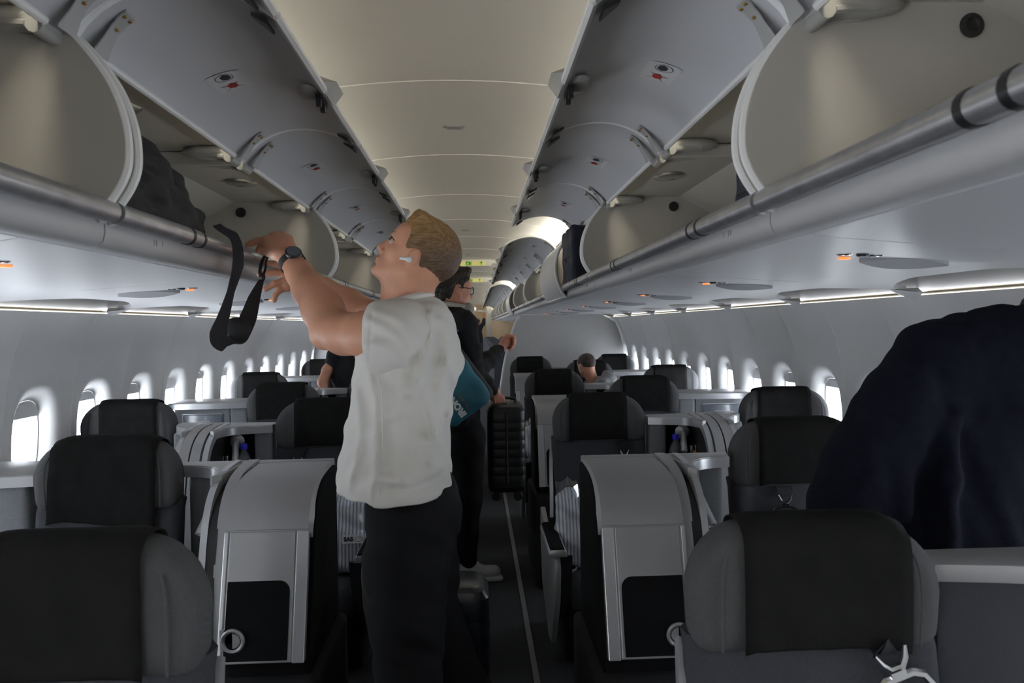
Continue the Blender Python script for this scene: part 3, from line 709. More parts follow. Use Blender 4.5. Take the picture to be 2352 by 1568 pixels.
def make_seat(x0, y0, aisle, clothkw={}, beltkw=None, arm=True, shell=True, nar=1.0, base_r=.22):
    """a wide seat that faces the camera; aisle = -1 / +1, the side of its aisle armrest"""
    r = empty('cabin_seat', (x0, y0, 0), '', 'seat')
    h = make_headrest(x0, y0, r); make_cloth(x0, y0, h, **clothkw)
    m = MB()      # back: slightly reclined pad with rounded side bolsters
    rings = []
    for z, yo in ((.93, -.012), (.90, -.030), (.80, -.045), (.68, -.075), (.56, -.105), (.40, -.14)):
        sec = []
        for x, dy in ((-.228, .03), (-.225, -.005), (-.205, -.022), (-.165, -.020), (-.155, -.012), (-.08, -.018), (0, -.020), (.08, -.018), (.155, -.012), (.165, -.020), (.205, -.022), (.225, -.005), (.228, .03), (.2, .07), (0, .075), (-.2, .07)):
            sec.append((x0+x*nar, y0+yo+dy, z))
        rings.append(sec)
    m.loft(rings); m.build('backrest', 'seat', r, angle=55)
    m = MB()      # cushion
    rings = []
    for y_, z, hh, w in ((-.12, .415, .10, .215), (-.16, .43, .12, .225), (-.34, .425, .12, .228), (-.52, .433, .12, .228), (-.61, .43, .115, .225), (-.645, .41, .10, .215), (-.655, .37, .03, .20)):
        sec = [(-w, z-.035), (-w+.012, z-.010), (-w+.045, z), (0, z+.004), (w-.045, z), (w-.012, z-.010), (w, z-.035), (w-.01, z-hh), (-w+.01, z-hh)]
        rings.append([(x0+x*nar-(1-nar)*.1, y0+y_, zz) for x, zz in sec])
    m.loft(rings); m.build('cushion', 'seat', r, angle=50)
    m = MB(); m.loft([[(x0+x, y0+y_, z) for x, y_ in ((-.22, .10), (base_r, .10), (base_r, yf), (-.22, yf))] for z, yf in ((0, -.42), (.06, -.44), (.31, -.60))]); m.build('seat_base', 'base', r, bevel=.015)
    if beltkw is not None: make_belt(x0, y0, r, **beltkw)
    if shell:   # back shell wrapping round behind the headrest
        m = MB(); m.box((x0-.185, y0+.065, .05), (x0+.185, y0+.11, .95)); m.build('back_shell', 'shell', r, bevel=.015, seg=3)
    if arm:
        s = aisle; xa = x0+s*(.28 if y0 > 2 else .247)
        m = MB()      # silver side fairing with the slim upright edge beside the back
        poly = [(-.05, .60), (-.30, .555), (-.72, .545), (-.74, .50), (-.70, .36), (-.52, .13), (-.40, .11), (-.1, .25), (-.03, .45)]
        m.prism([(y0+a, z) for a, z in poly], xa-.012, xa+.012, 'x'); 
        o = m.build('side_fairing', 'silver', r, bevel=.006)
        m = MB(); xe = x0+s*.236; pts = catmull([(xe-s*.012, y0+.03, .905), (xe, y0-.03, .80), (xe+s*.004, y0-.075, .68), (xe+s*.008, y0-.11, .56)], 5); m.band(pts, .022, .016, (0, 1, 0)); m.build('side_edge', 'edge', r)
        m = MB(); m.loft([[(xa+x*.036, y0+y_, z) for x, z in ((-1, .555), (-1, .575), (-.7, .585), (.7, .585), (1, .575), (1, .555))] for y_ in (-.74, -.31)]); a = m.build('armrest', 'edge', r, bevel=.006)
        m = MB(); m.loft([[(xa+x*.031, y0+y_, z) for x, z in ((-1, .578), (-.8, .592), (.8, .592), (1, .578))] for y_ in (-.735, -.315)]); m.build('arm_pad', 'darkpanel', a, bevel=.006)
        m = MB(); m.band([(xa-s*.035, y0-.72, .555), (xa-s*.035, y0-.70, .46), (xa-s*.033, y0-.63, .33), (xa-s*.03, y0-.55, .25)], [.05, .045, .035, .025], .012, (1, .3, 0)); m.build('arm_support', 'black', r)
    return r

# ================================================================== consoles between the seats (built for the right-hand side, mirrored for the left)
def y_ribs(m, xs, wid, ys, zs=0.0, slot=True):
    """upright curved bands that run from the deck down the front of a console"""
    prof = catmull([(-.02, 1.017), (-.16, 1.012), (-.26, .985), (-.33, .925), (-.375, .82), (-.41, .68), (-.44, .50), (-.45, .34)] and [(0, a, b) for a, b in [(-.02, 1.017), (-.16, 1.012), (-.26, .985), (-.33, .925), (-.375, .82), (-.41, .68), (-.44, .50), (-.45, .34)]], 4)
    for x in xs: m.band([(x, ys+p.y, p.z) for p in prof], wid, .03, (1, 0, 0))
def lamp(m1, x, y, z, dx=-.02, dy=-.075, dz=-.055):
    a = Vector((x, y, z)); b = a+Vector((dx*.3, dy*.45, -.004)); c = a+Vector((dx, dy, dz))
    m1.lathe([(.001, -.004), (.034, -.004), (.034, 0), (.028, .004), (.010, .007), (.009, .02)], aim(a, b), 20)
    m1.tube([a, b], .008, 10); m1.ball(b, .012)
    T = aim(b, c); L = (c-b).length
    m1.lathe([(.010, -.012), (.0155, 0), (.0165, L), (.0125, L), (.010, L-.012), (.001, L-.012)], T, 18)
HOOD = [(-.03, 1.022), (-.14, 1.020), (-.25, 1.010), (-.325, .985), (-.375, .945), (-.41, .89), (-.44, .78), (-.475, .66), (-.512, .54)]
def single_console(x1, ys):
    """aisle-side console of a one-seat row: x1 = seat centre. Hood, door panel with dark pocket, charcoal flank, ribs, deck to the seat"""
    r = empty('side_console', (.56, ys-.3, 0), '', 'console')
    xa, xb = .415, .665
    pr = [(p.y, p.z) for p in catmull([(0, a, b) for a, b in HOOD], 4)]
    low = [p for p in pr if p[1] <= .892]; hood = [p for p in pr if p[1] > .892]+low[:1]
    m = MB(); rings = []
    for i, (a, z) in enumerate(hood):
        f = i/(len(hood)-1); xl = xa+.012; 
        ta = hood[min(i+1, len(hood)-1)][0]-hood[max(i-1, 0)][0]; tz = hood[min(i+1, len(hood)-1)][1]-hood[max(i-1, 0)][1]; L = math.hypot(ta, tz); nx, nz = -tz/L*-1, ta/L*-1
        rings.append([(xl-.012, ys+a-nx*.004, z-.028), (xl, ys+a, z), (xb, ys+a, z), (xb, ys+a+.02, z-.03)])
    m.loft(rings); m.build('hood', 'silver', r, angle=40)
    # front frame and door
    d0, d1 = low[0], low[-1]
    def fx(t): return ys+d0[0]+(d1[0]-d0[0])*t, d0[1]+(d1[1]-d0[1])*t
    def panel(x0, x1, t0, t1, off, th, name, mt, par, bev=.003, poly=None):
        m = MB(); P = poly or [(x0, t0), (x1, t0), (x1, t1), (x0, t1)]
        A = []; B = []
        for x, t in P:
            y_, z = fx(t); A.append((x, y_-off, z)); B.append((x, y_-off+th, z))
        m.loft([A, B]); return m.build(name, mt, par, bevel=bev, smooth=False)
    fr = panel(xa+.008, xb+.001, .0, 1.0, -.001, .03, 'front_frame', 'silver', r)
    panel(xa+.008, xa+.043, .012, 1.0, .005, .012, 'frame_stile', 'edge', fr); panel(xb-.012, xb+.001, .012, 1.0, .005, .012, 'frame_stile', 'edge', fr)
    dr = panel(xa+.046, xb-.015, .015, .995, .003, .012, 'door_panel', 'silver', r)
    R = .03; q0, q1, t0, t1 = xa+.056, xb-.018, .39, .975; H = d0[1]-d1[1]
    poly = [(q0, t1)]+[(q0+R-R*math.cos(k*PI/12), t0+R/H-R/H*math.sin(k*PI/12)) for k in range(7)]+[(q1, t0), (q1, t1)]
    panel(0, 0, 0, 0, .006, .006, 'pocket', 'darkpanel', dr, .0008, poly)
    yk, zk = fx(.82); tilt = math.atan2(d1[0]-d0[0], d0[1]-d1[1])
    m = MB(); T = Matrix.Translation((xb-.043, yk-.008, zk)) @ Matrix.Rotation(PI/2, 4, 'X'); m.lathe([(.0225, 0), (.0345, 0), (.0345, .006), (.030, .009), (.025, .007), (.0225, 0)], T, 28)
    for sg in (-1, 1): pass
    m.loft([[T @ Vector((.021*math.cos(PI/2+PI*k/10), .021*math.sin(PI/2+PI*k/10), h)) for k in range(11)] for h in (0, .004)]); m.box((xb-.02, yk-.012, zk-.03), (xb-.008, yk, zk+.03)); m.build('latch_ring', 'silver', dr, angle=50)
    # charcoal flank on the aisle side and the plinth beneath
    m = MB(); poly = [(-.02, .99)]+[(a+.012, z-.012) for a, z in pr]+[(-.50, .47), (-.02, .47)]; m.prism([(ys+a, z) for a, z in poly], xa-.004, xb-.02, 'x'); m.build('flank', 'darkpanel', r, bevel=.014, seg=3)
    m = MB(); m.loft([[(xa-.03, ys+.0, z0), (xb+.20, ys+.0, z0), (xb+.20, ys-y1, z0), (xa-.03+.0, ys-y1, z0)] for z0, y1 in ((0, .66), (.10, .66), (.40, .60), (.50, .52))]); m.build('plinth', 'base', r, bevel=.03, seg=3)
    # ribs and slot toward the seat
    m = MB(); y_ribs(m, (xb+.021,), .034, ys); m.build('rib', 'silver', r)
    m = MB(); y_ribs(m, (xb+.072,), .020, ys-.005); m.build('rib', 'edge', r)
    m = MB(); prs = [(a+.03, z-.03) for a, z in pr]; m.prism([(ys+a, z) for a, z in prs+[(-.48, .36), (-.0, .36), (0, .98)]], xb+.034, xb+.066, 'x'); m.build('slot', 'black', r, smooth=False)
    # deck: Y-shaped worktop from the hood back to the seat
    def deck(poly, name='deck'):
        m = MB(); m.prism(poly, .990, 1.024, 'z'); return m.build(name, 'silver', r, bevel=.006)
    arc = [(p.x, p.y) for p in catmull([(x1-.215, ys-.055, 0), (x1-.29, ys-.075, 0), (x1-.345, ys-.115, 0), (x1-.375, ys-.19, 0), (x1-.382, ys-.27, 0)], 5)]
    d = deck([(xa+.008, ys+.02), (x1-.20, ys+.015)]+arc+[(xb+.058, ys-.25), (xb+.05, ys-.12), (xb+.01, ys-.06), (xb-.06, ys-.035), (xa+.008, ys-.03)])
    m = MB(); m.band([(x, y_-.002, 1.002) for x, y_ in arc], .034, .006, (0, 0, 1)); m.build('deck_edge', 'edge', d)
    # padded wall beside the headrest, lamp inside the niche
    m = MB(); m.box((x1-.36, ys-.06, .30), (x1-.235, ys+.02, .99)); m.build('side_pad', 'shell', r, bevel=.02, seg=3)
    m = MB(); m.box((xb+.06, ys-.03, .30), (x1-.35, ys+.02, .99)); m.build('niche_back', 'darkpanel', r, smooth=False)
    m = MB(); lamp(m, xb+.125, ys-.045, .90, .035, -.115, -.085); m.build('reading_lamp', 'steel', r)
    return r
def single_window_deck(x1, ys):
    """worktop between a single seat and the wall, with the stowed grey screen below it"""
    r = empty('window_console', (1.6, ys, 0), '', 'console')
    arc = [(p.x, p.y) for p in catmull([(x1+.21, ys-.05, 0), (x1+.34, ys-.075, 0), (x1+.5, ys-.09, 0), (wall_x(1.0)-.01, ys-.09, 0)], 4)]
    m = MB(); m.prism([(x1+.21, ys+.22)]+arc+[(wall_x(1.0)-.008, ys+.22)], .990, 1.024, 'z'); d = m.build('deck', 'silver', r, bevel=.006)
    m = MB(); m.band([(x, y_-.002, 1.002) for x, y_ in arc], .034, .006, (0, 0, 1)); m.build('deck_edge', 'edge', d)
    m = MB(); m.box((x1+.235, ys-.045, .25), (x1+.345, ys+.1, .99)); m.build('side_pad', 'shell', r, bevel=.02, seg=3)
    m = MB(); m.box((x1+.35, ys-.03, .25), (wall_x(.8)-.03, ys+.1, .99)); w = m.build('panel', 'shell', r, bevel=.008)
    m = MB(); x0, x9 = x1+.40, min(x1+.635, wall_x(.8)-.05); m.box((x0, ys-.040, .76), (x9, ys-.028, .945)); s = m.build('screen', 'screen', r, bevel=.006)
    m = MB(); m.tube([(x0-.004, ys-.038, .756), (x9+.004, ys-.038, .756), (x9+.004, ys-.038, .949), (x0-.004, ys-.038, .949)], .003, 6, closed=True); m.build('screen_frame', 'edge', s)
    m = MB(); cx_ = (x0+x9)/2
    for i, zz in enumerate((.902, .893)):
        x = cx_-.045
        while x < cx_+.04+.01*i: w_ = random.uniform(.004, .011); m.box((x, ys-.0415, zz), (x+w_, ys-.0398, zz+.0035)); x += w_+.003
    m.build('printed_lines', 'inkw', s, smooth=False)
    return r
def pair_console(ys):
    """console between the aisle seat and the window seat of a two-seat row"""
    r = empty('centre_console', (1.15, ys, 0), '', 'console')
    xc = 1.165
    aL = [(p.x, p.y) for p in catmull([(.895, ys-.055, 0), (.96, ys-.075, 0), (1.045, ys-.105, 0), (1.09, ys-.17, 0), (1.102, ys-.26, 0)], 5)]
    aR = [(p.x, p.y) for p in catmull([(1.245, ys-.26, 0), (1.26, ys-.16, 0), (1.30, ys-.085, 0), (1.34, ys-.04, 0), (1.37, ys+.03, 0)], 5)]
    m = MB(); m.prism([(.895, ys+.03)]+aL+[(1.122, ys-.25), (1.137, ys-.14), (1.205, ys-.14), (1.225, ys-.25)]+aR+[(1.37, ys+.10), (1.1, ys+.06)], .990, 1.024, 'z'); d = m.build('deck', 'silver', r, bevel=.006)
    for a in (aL, aR):
        m = MB(); m.band([(x, y_-.002, 1.002) for x, y_ in a], .034, .006, (0, 0, 1)); m.build('deck_edge', 'edge', d)
    m = MB(); y_ribs(m, (1.112,), .024, ys); y_ribs(m, (1.236,), .020, ys); m.build('rib', 'edge', r)
    m = MB(); y_ribs(m, (1.151, 1.200), .042, ys-.012); m.build('band', 'silver', r)
    pr = [(p.y, p.z) for p in catmull([(0, a, b) for a, b in HOOD], 4)]
    m = MB(); m.prism([(ys+a+.045, z-.035) for a, z in pr]+[(ys-.46, .1), (ys+.05, .1), (ys+.05, .96)], 1.108, 1.24, 'x'); m.build('core', 'black', r, smooth=False)
    m = MB(); m.box((.90, ys-.055, .25), (.985, ys+.03, .99)); m.build('side_pad', 'shell', r, bevel=.02, seg=3)
    m = MB(); m.box((1.26, ys-.03, .25), (1.37, ys+.06, .99)); m.build('side_pad', 'shell', r, bevel=.02, seg=3)
    m = MB(); m.box((.975, ys-.02, .25), (1.105, ys+.03, .99)); m.box((.96, ys-.26, .728), (1.105, ys-.0, .748)); m.build('niche', 'darkpanel', r, smooth=False)
    m = MB(); lamp(m, 1.065, ys-.045, .945, -.012, -.075, -.085); m.build('reading_lamp', 'steel', r)
    m = MB(); lamp(m, 1.275, ys-.045, .90, .045, -.115, -.07); m.build('reading_lamp', 'steel', r)
    return r
def bottle(x, y, z, label):
    r = empty('water_bottle', (x, y, z), label, 'bottle', 'water bottles in the console niches')
    m = MB(); m.lathe([(.001, .001), (.028, .001), (.031, .006), (.031, .05), (.029, .055), (.031, .06), (.031, .11), (.026, .135), (.013, .158), (.0125, .17)], rotT((x, y, z)), 20); m.build('body', 'bottle', r)
    m = MB(); m.lathe([(.0155, .166), (.0165, .168), (.0165, .188), (.014, .192), (.001, .192)], rotT((x, y, z)), 18); m.build('cap', 'blue', r); return r
def headset(x, y, z, label):
    r = empty('headset_clip', (x, y, z), label, 'clip', 'orange-strapped clips in the console niches')
    m = MB(); m.box((x-.016, y-.02, z), (x-.002, y+.02, z+.032)); m.box((x+.003, y-.02, z+.003), (x+.016, y+.02, z+.034)); m.build('clip', 'chrome', r, bevel=.003)
    m = MB(); m.band(catmull([(x, y-.02, z+.01), (x+.008, y-.026, z-.02), (x+.022, y-.03, z-.045), (x+.024, y-.03, z-.062)], 4), .014, .005, (1, -.3, 0)); m.build('strap', 'orange', r)
    return r

SIDE = {1: 'right', -1: 'left'}
ROWN = ['front', 'second', 'third', 'fourth', 'fifth', 'sixth']
PAIRS = [(1.40, 1.52), (3.80, 3.93), (5.95, 6.25), (8.45, 8.75)]
SINGLES = [2.68, 5.0, 7.42]
def put(root, s, label, group=None, x=None):
    place(root, (s*abs(root.location.x), root.location.y, root.location.z), s < 0); tag(root, label, group=group); return root
def dup(root, dy): c = copy_tree(root); c.location = (abs(root.location.x), root.location.y+dy, root.location.z); c.scale = (1, 1, 1); return c
for s in (1, -1):
    nm = SIDE[s]
    for i, (ya, yw) in enumerate(PAIRS):
        bk = dict(dx=.115, zb=.86) if i else dict(dx=.125, zb=.90, big=1.35, tilt=-.35)
        ck = dict() if i else dict(xa=-.135, xb=.16, zbot=.912)
        a = make_seat(.66 if i else (.665 if s > 0 else .608), ya-(.06 if (s < 0 and i == 0) else 0), -1, ck, bk)
        a.location.z = -.018 if (s > 0 and i == 0) else 0
        put(a, s, ['dark grey wide seat at the very front on the %s, cut by the frame', 'dark grey wide aisle seat with a wrapped pillow, second two-seat row, %s side',
                   'dark grey wide aisle seat in the third two-seat row on the %s', 'dark grey wide aisle seat in the last two-seat row on the %s, against the partition'][i] % nm, 'wide seats')
        if i:
            w = make_seat(1.628, yw, 1, dict(xa=-.145, xb=.125, zbot=.925), None, arm=False, nar=.88, base_r=.0)
            put(w, s, ['', 'dark grey wide window seat in the second two-seat row on the %s, creased cloth', 'dark grey wide window seat in the third two-seat row on the %s', 'dark grey wide window seat in the last row on the %s, beside the partition'][i] % nm, 'wide seats')
        if i:
            c = pair_console(ya); put(c, s, 'silver Y-shaped console between both seats of the %s two-seat row, %s side' % (ROWN[i], nm), 'centre consoles')
        if i in (1,):
            bottle(s*1.018, ya-.10, .75, 'clear water bottle with a blue cap beside the reading lamp on the %s' % nm)
            headset(s*1.094, ya-.13, .86, 'chrome clip with a short orange strap beside the reading lamp on the %s' % nm)
    for i, ys in enumerate(SINGLES):
        y_ = ys-(.10 if (s < 0 and i == 0) else 0)
        sk = dict(xa=-.165, xb=.155, zbot=.885, skew=.028, flare=.01) if (s < 0 and i == 0) else dict(xa=-.14, xb=.16, zbot=.918)
        a = make_seat((1.165 if s > 0 else 1.108) if i == 0 else 1.14, y_, -1, sk, dict(dx=-.055, zb=.875, big=1.1) if s > 0 else dict(dx=-.115, zb=.83, plate=False), arm=False)
        put(a, s, ['dark grey single seat in the nearest one-seat row on the %s' % nm+(', headrest cloth hanging askew' if s < 0 else ', beside the bending person'), 'dark grey single seat in the middle one-seat row on the %s' % nm, 'dark grey single seat in the rearmost one-seat row on the %s' % nm][i], 'wide seats')
        c = single_console(1.13, ys-(.0 if i else (.03 if s > 0 else -.03))); put(c, s, 'silver console with a dark pocket panel, aisle side of the %s single seat, %s side' % (['nearest', 'middle', 'rearmost'][i], nm), 'aisle consoles')
        w = single_window_deck(1.13, y_+.02); put(w, s, 'silver worktop with stowed grey screen beside the windows, %s single seat on the %s' % (['nearest', 'middle', 'rearmost'][i], nm), 'window consoles')
# worktop beside the front right seat
r = empty('front_console', (1.2, 1.45, 0), 'silver worktop edge beside the front right seat, below the bending person', 'console')
m = MB(); m.prism([(.90, 1.48), (.90, 1.385), (1.02, 1.365), (1.14, 1.335), (1.30, 1.325), (1.42, 1.36), (1.42, 1.48)], .990, 1.024, 'z'); d = m.build('deck', 'silver', r, bevel=.006)
m = MB(); m.box((1.135, 1.332, .99), (1.139, 1.34, 1.02)); m.build('joint', 'black', d, smooth=False)
m = MB(); m.box((.925, 1.42, .0), (1.40, 1.48, .99)); m.build('panel', 'seat', r, bevel=.01)
r = empty('front_console', (-1.2, 1.45, 0), 'silver worktop edge beside the front left seat, hidden low in the corner', 'console')
m = MB(); m.prism([(-.90, 1.42), (-.90, 1.345), (-1.14, 1.295), (-1.40, 1.30), (-1.40, 1.42)], .990, 1.024, 'z'); m.build('deck', 'silver', r, bevel=.006)
m = MB(); m.box((-1.38, 1.36, .0), (-.93, 1.42, .99)); m.build('panel', 'shell', r, bevel=.01)
# economy seats beyond the partition
def econ(x, y):
    r = empty('economy_seat', (x, y, 0), '', 'seat', 'economy seats beyond the partition'); m = MB()
    m.loft([[(x+a*w, y+yo+b, z) for a, b in ((-1, .04), (-.9, -.03), (-.4, -.05), (.4, -.05), (.9, -.03), (1, .04), (.8, .06), (-.8, .06))] for z, w, yo in ((.40, .21, -.10), (.7, .215, -.05), (1.0, .21, 0), (1.10, .19, .01), (1.155, .13, .015))]); m.build('backrest', 'economy', r, angle=60)
    m = MB(); m.box((x-.21, y-.55, .33), (x+.21, y-.06, .45)); m.build('cushion', 'economy', r, bevel=.03, seg=3)
    m = MB(); m.box((x-.19, y-.45, 0), (x-.15, y-.05, .34)); m.box((x+.15, y-.45, 0), (x+.19, y-.05, .34)); m.build('leg', 'steel', r, smooth=False)
    m = MB(); m.box((x-.245, y-.45, .60), (x-.20, y-.02, .635)); m.box((x-.235, y-.12, .40), (x-.21, y-.04, .61)); m.build('armrest', 'darkpanel', r, bevel=.01)
    return r
e0 = econ(.50, 10.4)
for k in range(18):
    for j in range(2):
        o = e0 if (k == 0 and j == 0) else copy_tree(e0); o.location = (.50+.49*j, 10.4+.80*k, 0)
        tag(o, 'blue-grey economy seat in the %s row beyond the partition, %s' % (ORD[k], 'on the aisle' if j == 0 else 'one in from the aisle'))
# ================================================================== people
M['skin'] = mat('skin_fair', (.60, .30, .195), .48, bump=.12, scale=160, vary=.13, vscale=11, spec=.4)
M['skin'].node_tree.nodes['Principled BSDF'].inputs['Subsurface Weight'].default_value = .12; M['skin'].node_tree.nodes['Principled BSDF'].inputs['Subsurface Scale'].default_value = .012
M['skin_pink'] = mat('skin_pink', (.50, .225, .15), .5, bump=.1, scale=160, vary=.12, vscale=14, spec=.4)
M['lip'] = mat('lip', (.46, .15, .11), .45)
def hair_mat(name, top, side, z0, z1, ang, tilt=0.0):
    """fine strands combed along one direction, the longer hair on top of another tone than the cropped sides"""
    m = bpy.data.materials.new(name); m.use_nodes = True; n = m.node_tree.nodes; l = m.node_tree.links; b = n['Principled BSDF']; b.inputs['Roughness'].default_value = .5; b.inputs['Specular IOR Level'].default_value = .35
    tc = n.new('ShaderNodeTexCoord'); mp = n.new('ShaderNodeMapping'); mp.inputs['Rotation'].default_value = (0, ang, tilt); mp.inputs['Scale'].default_value = (38, 260, 260); l.new(tc.outputs['Object'], mp.inputs[0])
    t = n.new('ShaderNodeTexNoise'); t.inputs['Scale'].default_value = 1.0; t.inputs['Detail'].default_value = 4; l.new(mp.outputs[0], t.inputs['Vector'])
    sp = n.new('ShaderNodeSeparateXYZ'); l.new(tc.outputs['Object'], sp.inputs[0]); mr = n.new('ShaderNodeMapRange'); mr.inputs['From Min'].default_value = z0; mr.inputs['From Max'].default_value = z1; l.new(sp.outputs['Z'], mr.inputs['Value'])
    mx = n.new('ShaderNodeMixRGB'); mx.inputs[1].default_value = (*side, 1); mx.inputs[2].default_value = (*top, 1); l.new(mr.outputs[0], mx.inputs[0])
    r = n.new('ShaderNodeValToRGB'); r.color_ramp.elements[0].position = .3; r.color_ramp.elements[1].position = .72; r.color_ramp.elements[0].color = (.45, .45, .45, 1); r.color_ramp.elements[1].color = (1.25, 1.25, 1.25, 1); l.new(t.outputs['Fac'], r.inputs[0])
    mu = n.new('ShaderNodeMixRGB'); mu.blend_type = 'MULTIPLY'; mu.inputs[0].default_value = 1; l.new(mx.outputs[0], mu.inputs[1]); l.new(r.outputs[0], mu.inputs[2]); l.new(mu.outputs[0], b.inputs['Base Color'])
    bp = n.new('ShaderNodeBump'); bp.inputs['Strength'].default_value = .6; bp.inputs['Distance'].default_value = .004; l.new(t.outputs['Fac'], bp.inputs['Height']); l.new(bp.outputs[0], b.inputs['Normal']); return m
M['hair_blond'] = hair_mat('hair_blond', (.40, .235, .10), (.14, .088, .055), 1.645, 1.745, .75)
M['hair_dark'] = hair_mat('hair_dark', (.040, .027, .019), (.022, .016, .012), 1.62, 1.78, .3, -.5)
M['hair_brown'] = mat('hair_brown', (.06, .042, .03), .65, bump=.8, scale=40, vary=.4, vscale=24)
M['tee_white'] = mat('white_knit', (.66, .64, .605), .85, bump=.08, scale=1100, sheen=.15, spec=.25)
M['trousers'] = mat('black_trousers', (.0075, .0075, .009), .85, bump=.3, scale=200, spec=.2)
M['knit_dark'] = mat('charcoal_knit', (.016, .016, .018), .9, bump=.4, scale=300, vary=.15, vscale=60, spec=.2)
M['tee_black'] = mat('black_tee', (.014, .014, .016), .9, bump=.3, scale=300, spec=.2)
M['navy'] = mat('navy_fleece', (.0075, .0085, .016), .95, bump=.35, scale=240, vary=.2, vscale=40, spec=.15)
M['hoodie_grey'] = mat('grey_jersey', (.26, .265, .27), .9, bump=.3, scale=300)
M['uniform'] = mat('navy_uniform', (.008, .010, .03), .8)
M['teal'] = mat('teal_nylon', (.022, .145, .195), .65, bump=.3, scale=220, vary=.15, vscale=10)
M['bagdark'] = mat('bag_charcoal', (.03, .03, .032), .7, bump=.3, scale=220)
M['case_black'] = mat('black_shell_case', (.012, .0125, .014), .42, bump=.15, scale=260)
M['case_blue'] = mat('blueblack_case', (.012, .014, .022), .28, bump=.05, scale=200)
M['white_plastic'] = mat('white_plastic', (.75, .75, .76), .25)
M['shoe_white'] = mat('white_leather', (.50, .50, .48), .55, bump=.2, scale=120)
M['putty'] = mat('putty_foam', (.33, .31, .27), .6)
M['eye_white'] = mat('eye_white', (.40, .34, .31), .25)
M['eye_dark'] = mat('iris', (.05, .04, .03), .25)
M['bag_black'] = mat('black_nylon', (.010, .010, .011), .75, bump=.4, scale=150, vary=.2, vscale=12)
M['bag_navy'] = mat('navy_nylon', (.008, .011, .028), .7, bump=.3, scale=150)
M['brown_print'] = mat('brown_print', (.16, .10, .075), .7)
M['clear'] = mat('lens', (.9, .95, 1), .05, trans=1.0)
def A(px, py, d): return np.array(at(px, py, d))
def unit(v): v = np.array(v, float); return v/np.linalg.norm(v)

class Head:
    """a head in its own frame: f forward, s the person's side that shows, u up"""
    def __init__(h, C, f, u, k=1.0, side=None):
        h.C = np.array(C, float); h.f = unit(f); h.u = unit(np.array(u)-h.f*np.dot(u, h.f)); h.s = np.cross(h.u, h.f); h.k = k
        h.R = np.stack([h.f, h.s, h.u])
    def P(h, a, b, c): return h.C+(h.f*a+h.s*b+h.u*c)*h.k
    def Rt(h, ang):   # tilt about the side axis
        c, s = math.cos(ang), math.sin(ang); return np.stack([h.f*c+h.u*s, h.s, h.u*c-h.f*s])
    def sculpt(h, S):
        k = h.k; E = lambda a, b, c, r, kk=.012, cut=False, ang=0: S.ell(h.P(a, b, c), np.array(r)*k, h.Rt(ang), kk*k, cut)
        Cp = lambda p, q, r1, r2, kk=.012, cut=False: S.cap(h.P(*p), h.P(*q), r1*k, r2*k, kk*k, cut)
        E(-.012, 0, .026, (.098, .076, .084)); E(.022, 0, -.012, (.070, .063, .092), .03)
        E(.030, 0, -.066, (.052, .050, .046), .03)
        for sg in (-1, 1):
            Cp((.000, sg*.054, -.058), (.072, sg*.014, -.098), .017, .013, .022)
            E(.056, sg*.042, -.030, (.020, .018, .018), .02); E(.062, sg*.030, .034, (.02, .03, .022), .03)
        E(.078, 0, -.1005, (.0165, .020, .0125), .012)
        E(.046, 0, -.100, (.036, .028, .012), .02)
        for sg in (-1, 1):
            Cp((.082, sg*.040, .010), (.0895, sg*.012, .0115), .0075, .0075, .012)
            E(.0955, sg*.036, -.006, (.0150, .0180, .0068), .006, True)
            E(.0775, sg*.033, -.006, (.0105, .0150, .0085), .003)
            E(.090, sg*.013, -.0465, (.010, .0080, .0070), .004)
            pass
        E(.0905, 0, -.036, (.0165, .0105, .018), .008); E(.068, 0, -.072, (.0275, .031, .024), .014)
        Cp((.0865, 0, .006), (.1055, 0, -.034), .0068, .0080, .008); E(.1075, 0, -.0405, (.0095, .0100, .0085), .005)
        Cp((.094, 0, -.050), (.0905, 0, -.058), .006, .006, .006)
        E(.0915, 0, -.0665, (.0088, .020, .0058), .004); E(.0895, 0, -.0795, (.0088, .017, .0062), .004); E(.090, 0, -.0895, (.0095, .020, .0045), .006, True)
        S.cap(h.P(.102, -.02, -.0728), h.P(.102, .02, -.0728), .0032*k, .0032*k, .002*k, True)
        for sg in (-1, 1):
            S.ell(h.P(.001, sg*.0770, -.014), np.array((.0150, .0080, .0245))*k, h.Rt(-.12), .003*k)
            S.ell(h.P(.002, sg*.0870, -.012), np.array((.0095, .0065, .0160))*k, h.Rt(-.12), .003*k, True)
            S.ell(h.P(.0125, sg*.080, -.018), np.array((.0045, .005, .007))*k, h.R, .003*k)
            S.ell(h.P(.009, sg*.0765, -.036), np.array((.0075, .006, .0080))*k, h.R, .003*k)
        return S
    def side_poly(h, S, poly, keep_out=True, k=.006):
        """cut by a 2-D outline in the (forward, up) plane"""
        P = np.array(poly)*h.k
        def fn(x, y, z):
            dx, dy, dz = x-h.C[0], y-h.C[1], z-h.C[2]; a = dx*h.f[0]+dy*h.f[1]+dz*h.f[2]; b = dx*h.u[0]+dy*h.u[1]+dz*h.u[2]
            d = None; ins = np.zeros(np.broadcast(a, b).shape, bool)
            for i in range(len(P)):
                p, q = P[i], P[(i+1) % len(P)]; e = q-p; wa, wb = a-p[0], b-p[1]; t = np.clip((wa*e[0]+wb*e[1])/(e@e), 0, 1); dd = (wa-t*e[0])**2+(wb-t*e[1])**2
                d = dd if d is None else np.minimum(d, dd)
                c1 = (p[1] > b) != (q[1] > b); xx = p[0]+(b-p[1])/(e[1] if abs(e[1]) > 1e-9 else 1e-9)*e[0]; ins ^= c1 & (a < xx)
            d = np.sqrt(d); d = np.where(ins, -d, d); return -d if keep_out else d
        return S.put(fn, h.C-.2, h.C+.2, k, True)   # keep_out: what lies outside the outline is cut away

